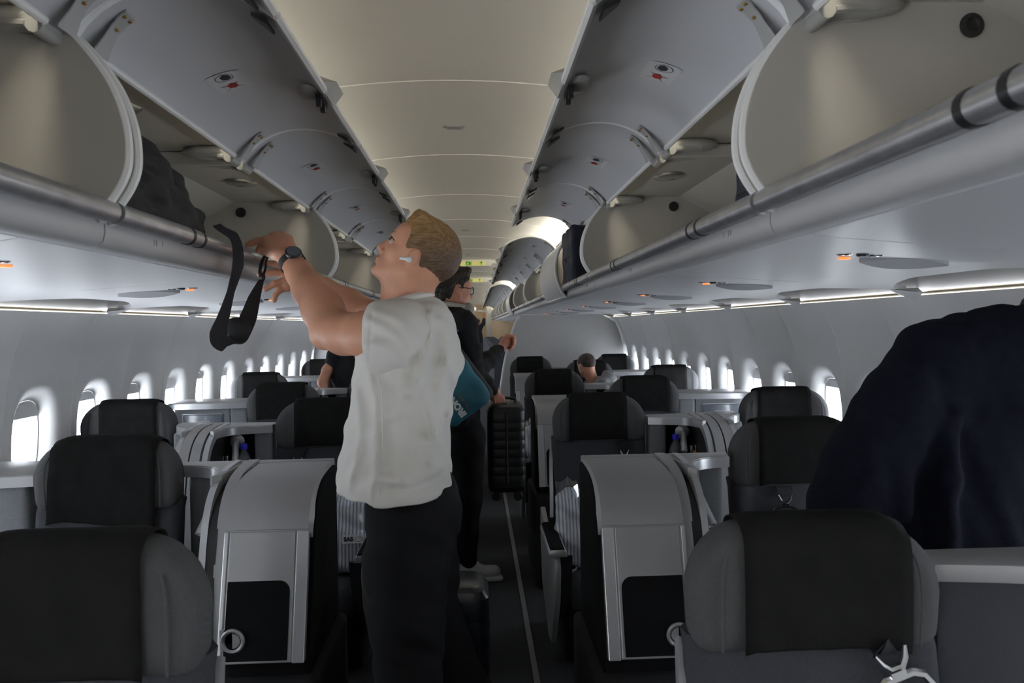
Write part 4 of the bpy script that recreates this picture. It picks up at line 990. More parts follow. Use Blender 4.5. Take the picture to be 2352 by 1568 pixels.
def hair_mesh(h, mt, parent, poly, grow=.008, top=0.0, res=.0032, tuft=(), rough=.0025, side=.004):
    S = SDF(h.C-.16*h.k, h.C+.16*h.k, res); k = h.k
    S.ell(h.P(-.013, 0, .027), np.array((.098+grow, .076+side, .084+grow+top))*k, h.R, .01)
    S.ell(h.P(.022, 0, -.008), np.array((.066+side, .064+side, .090+grow))*k, h.R, .03)
    for c, r, ang in tuft: S.ell(h.P(*c), np.array(r)*k, h.Rt(ang), .02*k)
    def ns(x, y, z):
        a = (x-h.C[0])*h.f[0]+(z-h.C[2])*h.f[2]+(y-h.C[1])*h.f[1]; b = (x-h.C[0])*h.u[0]+(z-h.C[2])*h.u[2]; c = (y-h.C[1])
        return rough*(np.sin(a*190+c*120)*np.sin(c*330+b*60)+.6*np.sin(a*90-b*210+c*260)+.5*np.sin(c*610+a*40))
    S.disp(ns); h.side_poly(S, poly, True, .005)
    o = S.build('hair', mt, parent, relax=1); return o

def shoe(toe, heel, z, parent, mt, lace=True, w=.047):
    t = np.array((*toe, z)); e = np.array((*heel, z)); d = unit(t-e); L = np.linalg.norm(t-e); s = np.array((-d[1], d[0], 0)); u = np.array((0, 0, 1.))
    R = np.stack([d, s, u]); S = SDF(np.minimum(t, e)-.09, np.maximum(t, e)+np.array((.09, .09, .17)), .005)
    c = lambda a, b, h_: e+d*a*L+s*b+u*h_
    S.cap(c(.16, 0, .055), c(.84, 0, .048), .042, .036, .02, sc=(1, w/.04, 1.0), R=R); S.cap(c(.18, 0, .07), c(.42, 0, .082), .045, .038, .03); S.cap(c(.17, 0, .10), c(.22, 0, .11), .042, .04, .02)
    S.half((0, 0, z+.022), (0, 0, -1)); S.box(c(.5, 0, .014), (L*.5, w*.98, .015), .013, R, .004)
    o = S.build('shoe', mt, parent)
    if lace:
        for k_ in range(4):
            a = .44+.075*k_; hh = .122-.012*k_*1.25; m = MB(); m.tube([c(a, -.026, hh-.012), c(a+.01, 0, hh), c(a, .026, hh-.012)], .003, 5); m.build('lace', mt, o)
    return o

# ------------------------------------------------------------------ man in the white tee, hands at the locker rail
def man_white():
    r0 = np.array((-.08, 2.12, 0)); root = None
    hd = Head(A(961, 587, 2.10), (-.832, 0, .555), (.555, 0, .832), .915)
    S = SDF((-.68, 1.80, .90), (.10, 2.66, 1.84), .0036)
    hd.sculpt(S)
    nb = A(948, 722, 2.12)
    S.cap(hd.P(-.028, 0, -.045), A(936, 690, 2.12), .056, .060, .03); S.cap(A(938, 685, 2.12), nb, .060, .066, .02); S.cap(hd.P(.012, 0, -.105), A(905, 700, 2.12), .030, .028, .03)
    S.cap(A(896, 668, 2.105), A(892, 690, 2.11), .012, .012, .02)
    # trunk under the shirt
    S.cap(A(940, 775, 2.12), A(918, 1120, 2.10), .078, .085, .03, sc=(1, 1.4, 1)); S.cap(A(908, 772, 1.97), A(905, 755, 2.28), .05, .05, .03)
    # left arm, the nearer one
    sh, el, wr = A(902, 772, 1.975), A(752, 757, 2.13), A(670, 600, 2.285)
    S.chain([sh, A(845, 768, 2.03), A(790, 766, 2.09), el], [.060, .058, .054, .046], .02)
    S.chain([A(765, 752, 2.12), A(742, 712, 2.16), A(712, 665, 2.21), A(688, 628, 2.25), wr], [.050, .055, .047, .036, .0325], .02); S.ell(A(742, 778, 2.135), (.026, .024, .024), None, .03)
    kn = [A(611, 553, 2.315), A(628, 544, 2.335), A(647, 542, 2.36), A(662, 550, 2.385)]
    for i, q in enumerate(kn): S.cap(wr+(np.array((-.008, -.008, .0))+np.array((.004, .011, .002))*i), q, .021, .0135, .018); S.ell(q, .0142, None, .008)
    S.ell(A(645, 572, 2.325), (.036, .028, .030), None, .02)
    S.chain([kn[0], A(592, 553, 2.322), A(578, 558, 2.33), A(569, 562, 2.332)], [.0118, .0102, .0092, .0078], .006)
    S.chain([kn[1], A(610, 556, 2.365), A(598, 568, 2.372), A(592, 575, 2.372)], [.0118, .0102, .0092, .008], .005)
    S.chain([kn[2], A(632, 556, 2.41), A(620, 574, 2.415), A(614, 584, 2.41)], [.0118, .0105, .009, .008], .005)
    S.chain([kn[3], A(655, 562, 2.425), A(645, 578, 2.435), A(640, 588, 2.43)], [.0108, .0095, .0085, .0075], .005)
    S.chain([A(654, 592, 2.295), A(634, 584, 2.315), A(616, 579, 2.325), A(603, 578, 2.328)], [.019, .014, .0105, .0088], .012)
    # right arm, reaching behind
    S.chain([A(888, 742, 2.29), A(852, 728, 2.49), A(800, 700, 2.5), A(740, 668, 2.5), A(686, 640, 2.5)], [.055, .050, .050, .042, .031], .02)
    pw = A(684, 640, 2.5); k2 = [A(656, 612, 2.485), A(654, 628, 2.478), A(656, 645, 2.475), A(661, 660, 2.478)]
    for q in k2: S.cap(pw, q, .024, .0135, .016)
    S.chain([k2[0], A(632, 606, 2.475), A(604, 602, 2.465)], [.0115, .0105, .0085], .005); S.chain([k2[1], A(625, 626, 2.465), A(596, 630, 2.455)], [.012, .0108, .009], .005)
    S.chain([k2[2], A(632, 651, 2.465), A(609, 664, 2.46)], [.0118, .0105, .0088], .005); S.chain([k2[3], A(641, 667, 2.47), A(632, 678, 2.468), A(630, 690, 2.468)], [.0105, .0095, .0088, .008], .005)
    S.chain([A(675, 625, 2.51), A(655, 600, 2.525), A(640, 585, 2.525)], [.017, .012, .009], .01)
    body = S.build('person', 'skin', relax=1)
    tag(body, 'standing person in a white T-shirt reaching up to the left overhead locker', 'person')
    # hair, brow, eye, lips
    hair_mesh(hd, 'hair_blond', body, [(.15, .11), (.086, .068), (.072, .064), (.056, .054), (.045, .038), (.041, .015), (.037, -.001), (.029, -.003), (.020, .004), (.010, .010), (-.003, .013), (-.012, .007), (-.016, -.008), (-.021, -.028), (-.029, -.048), (-.05, -.061), (-.074, -.069), (-.16, -.078), (-.2, .2), (.1, .2)],
              grow=.006, top=.004, tuft=(((.050, 0, .076), (.032, .05, .022), .9), ((.015, 0, .094), (.06, .055, .016), .25)), side=.0045, rough=.0009, res=.0028)
    for sg in (-1, 1):
        m = MB(); m.tube([hd.P(.073, sg*.0535, .0125), hd.P(.084, sg*.0435, .0195), hd.P(.0950, sg*.022, .0165)], [.0022, .0042, .0036], 6); m.build('eyebrow', 'hair_blond', body)
        m = MB(); m.cur = 0; m.ball(hd.P(.0780, sg*.0345, -.0055), .0118, 16, 10); e = m.build('eye', 'eye_white', body)
        m = MB(); m.ball(hd.P(.0858, sg*.0385, -.0045), .0060, 12, 8); m.build('iris', 'eye_dark', e)
        m = MB(); m.tube([hd.P(.074, sg*.0485, -.003), hd.P(.0845, sg*.0435, .0035), hd.P(.0905, sg*.032, .0040)], .0024, 6); m.build('lashes', 'hair_dark', e)
    S = SDF(hd.P(.085, 0, -.073)-.04, hd.P(.085, 0, -.073)+.04, .002); S.ell(hd.P(.0922, 0, -.0667), (.0088, .0195, .0050), hd.R, .003); S.ell(hd.P(.0902, 0, -.0793), (.0088, .0165, .0052), hd.R, .003); S.cap(hd.P(.102, -.02, -.0728), hd.P(.102, .02, -.0728), .003, .003, .002, True); S.build('lips', 'lip', body)
    # T-shirt
    S = SDF((-.44, 1.70, .93), (.14, 2.52, 1.60), .0055)
    S.cap(A(985, 740, 2.12), A(1020, 830, 2.12), .065, .055, .05, sc=(1, 1.9, 1))
    S.chain([A(905, 768, 1.985), A(940, 735, 2.12), A(910, 756, 2.26)], [.075, .058, .066], .03)
    S.chain([A(895, 745, 2.27), A(878, 738, 2.36)], [.066, .058], .03)
    S.chain([A(942, 752, 2.12), A(930, 805, 2.12), A(926, 900, 2.11), A(914, 1000, 2.10), A(907, 1100, 2.10), A(905, 1180, 2.10)], [.085, .124, .126, .132, .146, .151], .03, sc=(1, 1.42, 1))
    # neck opening and hem
    S.cap(A(935, 708, 2.12), A(925, 655, 2.12), .0655, .085, .006, True); S.half(A(905, 1150, 1.94), (-.05, .06, -1), .004)
    S.cap(A(905, 1165, 2.10), A(906, 1260, 2.10), .128, .14, .004, True, sc=(1, 1.42, 1))
    # folds that run from the armpit and gather at the waist
    def ridge(pts, amp, w, yb=2.12):
        Q = [(q[0], q[2]) for q in catmull([Vector(A(a, b, 1.95)) for a, b in pts], 5)]
        def fn(x, y, z):
            d = None
            for p, q in zip(Q, Q[1:]):
                ex, ez = q[0]-p[0], q[1]-p[1]; t = np.clip(((x-p[0])*ex+(z-p[1])*ez)/(ex*ex+ez*ez+1e-9), 0, 1); dd = (x-p[0]-t*ex)**2+(z-p[1]-t*ez)**2; d = dd if d is None else np.minimum(d, dd)
            return -amp*np.exp(-d/(w*w))*np.clip((yb-y)/.06, 0, 1)
        SS[-1].disp(fn)
    SS = [S]
    for pts, amp, w in (([(955, 770), (975, 830), (968, 860), (945, 905)], .008, .012), ([(985, 715), (988, 790), (968, 860), (930, 900)], .008, .012), ([(1005, 740), (1028, 800), (1012, 900), (1000, 990)], .006, .018),
                        ([(962, 850), (990, 950), (1008, 1030)], .007, .013), ([(850, 862), (865, 930), (868, 1060), (860, 1130)], .005, .012), ([(1030, 960), (1000, 1010), (990, 1060)], .008, .014), ([(985, 1015), (960, 1060), (930, 1085)], .007, .013), ([(815, 900), (828, 1000), (805, 1120)], .006, .014),
                        ([(880, 1085), (940, 1098), (1010, 1078)], .005, .016), ([(1020, 800), (1045, 900), (1030, 960)], .006, .014)): ridge(pts, amp*1.35, w*.78)
    for pts, amp, w in (([(1000, 830), (985, 900), (985, 960)], -.0028, .016), ([(900, 1108), (960, 1113), (1020, 1098)], -.003, .012), ([(905, 900), (900, 1000), (905, 1080)], -.004, .022)): ridge(pts, amp*1.35, w*.78)
    S.disp(lambda x, y, z: .0028*np.sin(z*42+x*30+y*17)*np.sin(x*37-y*26+z*9)+.0018*np.sin(z*95+y*60-x*40))
    tee = S.build('t_shirt', 'tee_white', body, relax=1)
    S = SDF((-.36, 1.72, 1.22), (.02, 2.24, 1.60), .0045); SS.append(S)
    S.chain([A(930, 762, 2.02), A(888, 770, 1.992), A(842, 773, 2.02)], [.085, .084, .0745], .03); S.chain([A(905, 800, 1.955), A(868, 806, 1.975), A(826, 806, 2.02)], [.050, .042, .034], .05)
    S.half(A(842, 772, 1.955), (-.98, .18, -.06), .004); S.cap(A(868, 771, 2.01), A(800, 768, 2.08), .0645, .062, .003, True)
    for pts, amp, w in (([(850, 735), (900, 760), (945, 815)], .007, .011), ([(848, 790), (895, 800), (950, 850)], .007, .010), ([(870, 715), (930, 745), (965, 800)], .006, .011)): ridge(pts, amp, w)
    for pts, amp, w in (([(858, 722), (857, 775), (852, 826)], -.0045, .0035), ([(870, 770), (920, 785), (958, 840)], -.005, .009)): ridge(pts, amp, w)
    S.disp(lambda x, y, z: .002*np.sin(z*52+x*40)*np.sin(x*47-y*26)); S.build('sleeve', 'tee_white', tee, relax=1)
    m = MB(); nc = A(934, 694, 2.12); ud = unit(A(925, 655, 2.12)-nc); a1 = unit(np.cross(ud, (0, 1, 0))); a2 = np.cross(ud, a1)
    for_ = [nc+ud*(.006)+a1*math.cos(t)*.069+a2*math.sin(t)*.076 for t in [2*PI*i/40 for i in range(40)]]; m.tube(for_, .010, 8, closed=True); m.build('collar', 'tee_white', tee)
    m = MB(); m.tube([A(868, 862, 1.918), A(877, 900, 1.913), A(879, 1000, 1.905), A(876, 1100, 1.889), A(873, 1138, 1.886)], .0022, 5); m.build('side_seam', 'tee_white', tee)
    # trousers, both legs in one
    S = SDF((-.36, 1.80, .02), (.34, 2.60, 1.12), .008)
    S.chain([A(935, 1090, 2.10), A(948, 1180, 2.10)], [.112, .115], .03, sc=(1, 1.25, 1))
    a1_, a2_ = np.array((-.10, 2.02, .09)), np.array((.13, 2.34, .09))
    S.chain([A(938, 1200, 2.03), A(932, 1300, 2.02), A(935, 1420, 2.01), (a1_+A(918, 1420, 2.0))/2+np.array((.0, 0, .0)), a1_], [.108, .102, .092, .085, .078], .04)
    S.chain([A(962, 1190, 2.18), A(965, 1300, 2.19), A(985, 1430, 2.19), (a2_+A(985, 1430, 2.19))/2, a2_], [.108, .098, .09, .083, .078], .04)
    S.cap(A(985, 1160, 2.1), A(980, 1200, 2.1), .085, .08, .04, sc=(1, 1.3, 1))
    S.half((0, 0, .05), (0, 0, -1)); S.disp(lambda x, y, z: .004*np.sin(z*38+x*25)*np.sin(y*31+z*12)+.002*np.sin(z*90+x*50+y*40))
    S.build('trousers', 'trousers', body, relax=1)
    shoe((-.25, 2.02), (.01, 2.03), 0, body, 'bagdark', False); shoe((-.02, 2.35), (.24, 2.36), 0, body, 'bagdark', False)
    # wristwatch and earbud
    ax = unit(wr-A(700, 648, 2.24)); wc = wr-ax*.006; n = unit(np.array((.16, -.62, .77))-ax*np.dot(ax, (.16, -.62, .77))); b = np.cross(ax, n)
    m = MB(); m.loft([[wc+ax*o+(n*math.cos(t)*.0345+b*math.sin(t)*.0365)*rr for o, rr in ((-.011, 1.0), (-.011, 1.06), (.011, 1.06), (.011, 1.0))] for t in [2*PI*i/36 for i in range(36)]], loop=True); w = m.build('wristwatch', 'bagdark', body)
    T = aim(wc+n*.034, wc+n*.06); m = MB(); m.lathe([(.001, 0), (.0225, 0), (.0235, .003), (.0235, .008), (.0215, .0105), (.0195, .0108)], T, 28); m.build('case', 'black', w)
    m = MB(); m.lathe([(.001, .0112), (.0195, .0112), (.0195, .0105)], T, 28); m.build('dial', 'screen', w); 
    m = MB(); m.ball(hd.P(.007, -.082, -.026) if hd.s[1] > 0 else hd.P(.007, .082, -.026), .0085, 14, 8); e = hd.P(.007, .083, -.026) if hd.s[1] < 0 else hd.P(.007, -.083, -.026)
    q = hd.P(.031, .084, -.0265) if hd.s[1] < 0 else hd.P(.031, -.084, -.0265); q = q-hd.u*.010; m.tube([e, e*.5+q*.5, q], [.0058, .0045, .0038], 10); m.build('earbud', 'white_plastic', body)
    return hd
hd_main = man_white()

# ------------------------------------------------------------------ man in dark knit with glasses, farther down the aisle
def man_dark():
    hd = Head(A(1041, 664, 4.40), (.9, .436, -.03), (0, 0, 1), 1.04); d0 = 4.4
    S = SDF((-.35, 3.95, .80), (.40, 5.12, 1.86), .0062); hd.sculpt(S)
    S.cap(hd.P(-.02, 0, -.06), A(1040, 722, 4.4), .058, .064, .03)
    S.cap(A(1040, 745, 4.4), A(1045, 930, 4.4), .09, .09, .03, sc=(1.1, 1.4, 1)); S.cap(A(1062, 742, 4.25), A(1018, 742, 4.56), .045, .045, .03)
    wr, el = A(1133, 893, 4.47), A(1087, 853, 4.3)
    S.chain([A(1064, 745, 4.24), el, wr], [.05, .042, .029], .02)
    pm = A(1139, 904, 4.5); S.cap(wr, pm, .027, .024, .015)
    hb = A(1141, 917, 4.52)                                    # fingers closed round the suitcase handle
    for i in range(4):
        o = np.array((-.026+.018*i, .008*i-.012, 0)); S.chain([pm+o*.9+np.array((.004, -.008, -.008)), hb+o+np.array((.012, -.018, .004)), hb+o+np.array((.012, -.016, -.014)), hb+o+np.array((.004, .006, -.016))], [.0105, .0095, .009, .008], .004)
    S.chain([pm+np.array((-.02, .01, 0)), hb+np.array((-.028, .018, 0)), hb+np.array((-.012, .022, -.012))], [.012, .0105, .009], .006)
    wl = A(1148, 802, 4.93)
    S.chain([A(1016, 745, 4.56), A(1096, 852, 4.72), wl], [.05, .042, .03], .02)
    pl = A(1162, 788, 4.97); S.cap(wl, pl, .029, .030, .015); S.ell(A(1160, 790, 4.96), (.035, .03, .032), None, .015)
    for i, (a, b, c) in enumerate((((1170, 776), (1181, 773), (1180, 782)), ((1172, 782), (1183, 780), (1180, 790)), ((1171, 790), (1181, 789), (1176, 797)), ((1168, 797), (1177, 797), (1171, 803)))):
        S.chain([pl, A(*a, 4.97+.01*i), A(*b, 4.95), A(*c, 4.93)], [.02, .0125, .011, .009], .005)
    S.chain([A(1155, 780, 4.95), A(1166, 771, 4.93), A(1177, 771, 4.92)], [.016, .012, .010], .01)
    body = S.build('person', 'skin_pink', relax=1)
    tag(body, 'person with dark hair and glasses in a charcoal top, carrying a black case', 'person')
    hair_mesh(hd, 'hair_dark', body, [(.15, .12), (.090, .070), (.072, .050), (.052, .042), (.030, .028), (.026, .002), (.014, -.002), (.014, .014), (.0, .024), (-.022, .018), (-.030, -.02), (-.045, -.07), (-.080, -.092), (-.18, -.09), (-.2, .22), (.12, .22)],
              grow=.012, top=.012, res=.005, tuft=(((.06, 0, .095), (.04, .06, .022), .5), ((-.08, 0, -.02), (.03, .06, .06), 0)), rough=.005, side=.008)
    m = MB()
    for sg in (-1, 1): m.tube([hd.P(.094, sg*.033+.026*math.cos(t), -.008+.021*math.sin(t)) for t in [2*PI*i/20 for i in range(20)]], .0024, 6, closed=True); m.tube([hd.P(.093, sg*.059, .0), hd.P(.06, sg*.074, .003), hd.P(-.002, sg*.082, .006)], .0022, 6)
    m.tube([hd.P(.095, -.008, -.003), hd.P(.100, 0, 0), hd.P(.095, .008, -.003)], .0022, 6); g = m.build('glasses', 'black', body)
    for sg in (-1, 1): m = MB(); m.add([hd.P(.094, sg*.033+.025*math.cos(t), -.008+.020*math.sin(t)) for t in [2*PI*i/20 for i in range(20)]], [tuple(range(20))]); m.build('lens', 'glass', g, smooth=False)
    # knit top
    S = SDF((-.36, 3.90, .85), (.40, 5.05, 1.62), .0075)
    S.chain([A(1040, 742, 4.4), A(1042, 800, 4.4), A(1045, 900, 4.4), A(1048, 985, 4.4)], [.105, .118, .112, .115], .03, sc=(1.1, 1.5, 1)); S.chain([A(1064, 742, 4.25), A(1040, 728, 4.4), A(1016, 742, 4.56)], [.075, .06, .075], .03)
    S.chain([A(1066, 748, 4.23), A(1078, 800, 4.26), el, A(1112, 878, 4.39), A(1130, 891, 4.455)], [.072, .065, .056, .046, .040], .02); S.chain([A(1016, 748, 4.57), A(1094, 852, 4.72), A(1122, 828, 4.83), A(1143, 807, 4.91)], [.068, .062, .052, .044], .02)
    S.cap(A(1040, 716, 4.4), A(1041, 690, 4.4), .066, .07, .005, True); S.half((0, 0, .90), (0, 0, -1))
    S.disp(lambda x, y, z: .004*np.sin(z*50+x*40)*np.sin(x*35+y*30)+.002*np.sin(z*110-x*70)); S.build('knit_top', 'knit_dark', body)
    S = SDF((-.3, 4.05, .02), (.3, 4.95, 1.06), .01)
    S.chain([A(1050, 950, 4.4), A(1052, 1000, 4.4)], [.115, .12], .03, sc=(1.1, 1.3, 1)); n1, n2 = np.array((-.005, 4.52, .10)), np.array((-.12, 4.72, .10))
    S.chain([A(1072, 1010, 4.33), A(1074, 1140, 4.40), n1], [.105, .078, .058], .04); S.chain([A(1030, 1010, 4.5), A(1035, 1150, 4.58), n2], [.1, .08, .068], .04); S.half((0, 0, .07), (0, 0, -1))
    S.disp(lambda x, y, z: .005*np.sin(z*34+x*25)*np.sin(y*31+z*9)); S.build('trousers', 'trousers', body)
    shoe((.205, 4.53), (-.085, 4.50), 0, body, 'shoe_white'); shoe((.06, 4.76), (-.21, 4.73), 0, body, 'shoe_white', False)
    # headphones resting on the neck
    m = MB(); nk = A(1040, 712, 4.4); pts = [nk+hd.f*(.006-.092*math.cos(t))+hd.s*.098*math.sin(t)+np.array((0, 0, .020+.016*math.cos(t))) for t in np.linspace(-1.95, 1.95, 22)]
    m.tube(pts, .013, 8); H = m.build('headphones', 'putty', body)
    for q in (pts[0], pts[-1]): m = MB(); m.ball(q+hd.f*.012-np.array((0, 0, .012)), (.035, .030, .040), 16, 10); m.build('ear_cup', 'putty', H)
    return hd, hb
hd2, grip = man_dark()

# teal bag slung over his shoulder
def teal_bag():
    c = A(1030, 874, 4.10); e1 = unit(A(1130, 915, 4.1)-A(1035, 985, 4.1)); n = np.array((0, -1, 0.)); e1 = unit(e1-n*np.dot(e1, n)); e2 = np.cross(n, e1); e2 = e2 if e2[2] > 0 else -e2
    root = empty('sling_bag', A(1080, 950, 4.1), 'teal sling bag with white lettering hanging on the back of the man with glasses', 'bag')
    R = np.stack([e1, e2, n]); S = SDF(c-.34, c+.34, .007); S.box(c, (.138, .215, .055), .045, R, .01); S.ell(c+n*.03, (.11, .17, .034), R, .03); S.disp(lambda x, y, z: .004*np.sin(x*45+z*30)*np.sin(z*38-x*20)); S.half(c+np.array((0, .035, 0)), (0, 1, 0)); S.build('body', 'teal', root)
    S = SDF(c-.36, c+.36, .008); S.box(c+e1*.012+np.array((0, .075, 0)), (.142, .215, .045), .04, R, .01); S.build('back_panel', 'bagdark', root)
    m = MB(); m.band(catmull([c+e2*.19+e1*.05, A(1046, 760, 4.17), A(1050, 728, 4.26), A(1044, 712, 4.38), A(1030, 730, 4.5)], 6), .035, .006, [(1, -.2, .3)]*25); m.build('strap', 'teal', root)
    front = c+n*.0655
    Tm = Matrix([[e2[i], -e1[i], n[i], front[i]] for i in range(3)]+[[0, 0, 0, 1]])
    def txt(body, size, u, v, mt, nm): 
        o = text_mesh(nm, body, size, Tm @ Matrix.Translation((u, v, 0)), mt, root, .004, bold=.0025); return o
    txt('IRON', .046, -.136, .036, 'rimw', 'lettering')
    m = MB(); m.box((-.075, .015, -.003), (-.035, .055, .003), Tm); m.build('blue_patch', 'blue', root, smooth=False)
    m = MB(); x = -.18
    for w_ in (.008, .014, .006, .012, .014, .008): m.box((x, -.012, -.004), (x+w_, .004, .003), Tm); x += w_+.008
    m.build('orange_print', 'brown_print', root, smooth=False)
teal_bag()

def suitcase(c, dims, name_label, mt, grooves=8, wheels=True, handle=True, grip=None, rz=0.0, group=None):
    w, dp, hh = dims; root = empty('suitcase', (c[0], c[1], c[2]), name_label, 'suitcase', group)
    T = rotT(c, 0, 0, rz)
    m = MB(); R = .045; pts = []
    for cx_, cy_, a0 in ((w/2-R, dp/2-R, 0), (-w/2+R, dp/2-R, PI/2), (-w/2+R, -dp/2+R, PI), (w/2-R, -dp/2+R, 1.5*PI)):
        pts += [(cx_+R*math.cos(a0+PI/2*k/5), cy_+R*math.sin(a0+PI/2*k/5)) for k in range(6)]
    rings = []; z0 = .05 if wheels else 0
    zs = [(z0, .80), (z0+.012, .92), (z0+.035, .985)]
    N = grooves
    for i in range(N):
        a = z0+.05+(hh-z0-.10)*i/N; b = z0+.05+(hh-z0-.10)*(i+1)/N
        zs += [(a+.002, .975), (a+.007, 1.0), (b-.007, 1.0), (b-.002, .975)]
    zs += [(hh-.035, .985), (hh-.012, .92), (hh, .80)]
    for z, f in zs: rings.append([T @ Vector((x*f if abs(f) < .97 else x-(1-f)*.3*x, y*f if abs(f) < .97 else y-(1-f)*.3*y, z)) for x, y in pts])
    m.loft(rings); m.build('shell', mt, root, angle=28)
    m = MB(); sp = [T @ Vector((0+.004, s_*(dp/2+.001), z)) for s_, z in ((-1, z0+.05), (-1, hh-.04))]; m.tube([T @ Vector((0, -dp/2-.001, z0+.06)), T @ Vector((0, -dp/2-.001, hh-.05)), T @ Vector((0, -dp/2+.05, hh+.001)), T @ Vector((0, dp/2-.05, hh+.001)), T @ Vector((0, dp/2+.001, hh-.05)), T @ Vector((0, dp/2+.001, z0+.06))], .006, 6); m.build('zip', 'rubber', root)
    if handle:
        m = MB(); m.tube(catmull([T @ Vector((-.06, 0, hh-.005)), T @ Vector((-.05, 0, hh+.024)), T @ Vector((.05, 0, hh+.024)), T @ Vector((.06, 0, hh-.005))], 5), .009, 8); m.build('carry_handle', 'black', root)
    if wheels:
        for sx in (-1, 1):
            for sy in (-1, 1):
                m = MB(); q = Vector((sx*(w/2-.045), sy*(dp/2-.05), .026)); TT = T @ Matrix.Translation(q) @ Matrix.Rotation(PI/2, 4, 'X')
                m.lathe([(.006, -.012), (.022, -.012), (.026, -.008), (.026, .008), (.022, .012), (.006, .012)], TT, 18); m.box((q.x-.012, q.y-.017, .02), (q.x+.012, q.y+.017, .062), T); m.build('wheel', 'black', root)
    return root
g = np.array(grip); suitcase((g[0]+.05, g[1]+.06, g[2]-.575), (.215, .34, .55), 'black ribbed hard case held off the floor by the man with glasses', 'case_black', 8)
suitcase((-.085, 2.585, 0), (.37, .23, .635), 'blue-black hard case standing on the floor behind the man in white', 'case_blue', 9, handle=True)

# ------------------------------------------------------------------ person in a navy top bending at the right edge
def man_navy():
    hd = Head(A(2428, 742, 2.04), (-.30, .85, -.45), (-.1, .4, 1), .92); S = SDF((.75, 1.55, .60), (1.78, 2.35, 1.84), .008); hd.sculpt(S)
    S.cap(hd.P(-.02, 0, -.05), A(2400, 815, 1.96), .055, .066, .03); S.cap(A(2330, 830, 1.96), A(2270, 1300, 1.96), .11, .11, .03, sc=(1.3, 1, 1)); S.chain([A(2140, 850, 1.95), A(1935, 1150, 1.93), A(1900, 1330, 1.98)], [.05, .042, .03], .02)
    q = A(1890, 1380, 1.99); S.cap(A(1900, 1330, 1.98), q, .028, .026, .01)
    for i in range(4): S.chain([q, q+np.array((-.02+.012*i, .02, -.05)), q+np.array((-.025+.014*i, .035, -.085))], [.02, .0105, .0085], .005)
    S.chain([q, q+np.array((.035, .0, -.03)), q+np.array((.04, .015, -.055))], [.018, .011, .009], .005)
    S.chain([A(2480, 850, 1.97), (1.66, 2.0, 1.10), (1.60, 2.02, .86)], [.05, .042, .03], .02); q = np.array((1.585, 2.03, .80)); S.cap((1.60, 2.02, .86), q, .028, .026, .01)
    for i in range(4): S.chain([q, q+np.array((-.02+.012*i, .02, -.05)), q+np.array((-.02+.012*i, .03, -.08))], [.02, .0105, .0085], .005)
    S.chain([q, q+np.array((-.035, .0, -.03)), q+np.array((-.04, .015, -.05))], [.018, .011, .009], .005)
    b = S.build('person', 'skin', relax=1); tag(b, 'person in a loose navy top leaning over at the right edge, face out of view', 'person')
    hair_mesh(hd, 'hair_brown', b, [(.15, .12), (.085, .065), (.04, .03), (.02, -.02), (-.03, 0), (-.05, -.07), (-.2, -.08), (-.2, .2), (.1, .2)], res=.006)
    S = SDF((.70, 1.5, .70), (1.79, 2.40, 1.62), .0085)
    S.chain([A(2300, 830, 1.96), A(2270, 1000, 1.96), A(2250, 1200, 1.96), A(2245, 1420, 1.97)], [.145, .15, .155, .15], .04, sc=(1.35, 1, 1))
    S.chain([A(2385, 800, 1.96), A(2260, 822, 1.95), A(2150, 838, 1.95)], [.085, .088, .098], .06); S.chain([A(2150, 838, 1.95), A(2065, 945, 1.94), A(1990, 1060, 1.93), A(1945, 1160, 1.93), A(1910, 1300, 1.97)], [.10, .098, .092, .085, .06], .05)
    S.cap(A(2120, 1000, 1.96), A(2080, 1180, 1.95), .09, .085, .08); S.cap(A(2460, 840, 1.97), (1.655, 2.0, 1.10), .095, .075, .04); S.cap((1.655, 2.0, 1.10), (1.60, 2.02, .88), .07, .05, .03)
    S.cap(A(2404, 800, 1.97), A(2424, 752, 2.03), .064, .075, .01, True)
    for pts, r in (([(2110, 860, 1.86), (2085, 1000, 1.85), (2070, 1170, 1.855)], .014), ([(2200, 960, 1.82), (2185, 1100, 1.815), (2180, 1260, 1.81)], .012), ([(2010, 980, 1.87), (1990, 1100, 1.855), (1965, 1180, 1.86)], .012)): S.chain([A(*p) for p in pts], [r]*3, .05)
    S.disp(lambda x, y, z: .005*np.sin(x*40+y*10)*np.sin(z*14+x*16)+.002*np.sin(x*95+z*30)); S.half((0, 0, .78), (0, 0, -1)); S.build('navy_top', 'navy', b, relax=2)
    S = SDF((.95, 1.6, .02), (1.76, 2.45, .95), .012)
    S.cap(A(2250, 1330, 1.97), A(2250, 1400, 1.97), .15, .15, .04, sc=(1.3, 1, 1)); S.chain([(1.20, 2.0, .74), (1.18, 2.0, .45), (1.17, 2.06, .08)], [.11, .085, .07], .04); S.chain([(1.42, 2.0, .74), (1.43, 2.0, .45), (1.43, 2.06, .08)], [.11, .085, .07], .04); S.half((0, 0, .05), (0, 0, -1)); S.build('trousers', 'trousers', b)
    shoe((1.16, 2.20), (1.17, 1.95), 0, b, 'bagdark', False); shoe((1.44, 2.20), (1.43, 1.95), 0, b, 'bagdark', False)
man_navy()

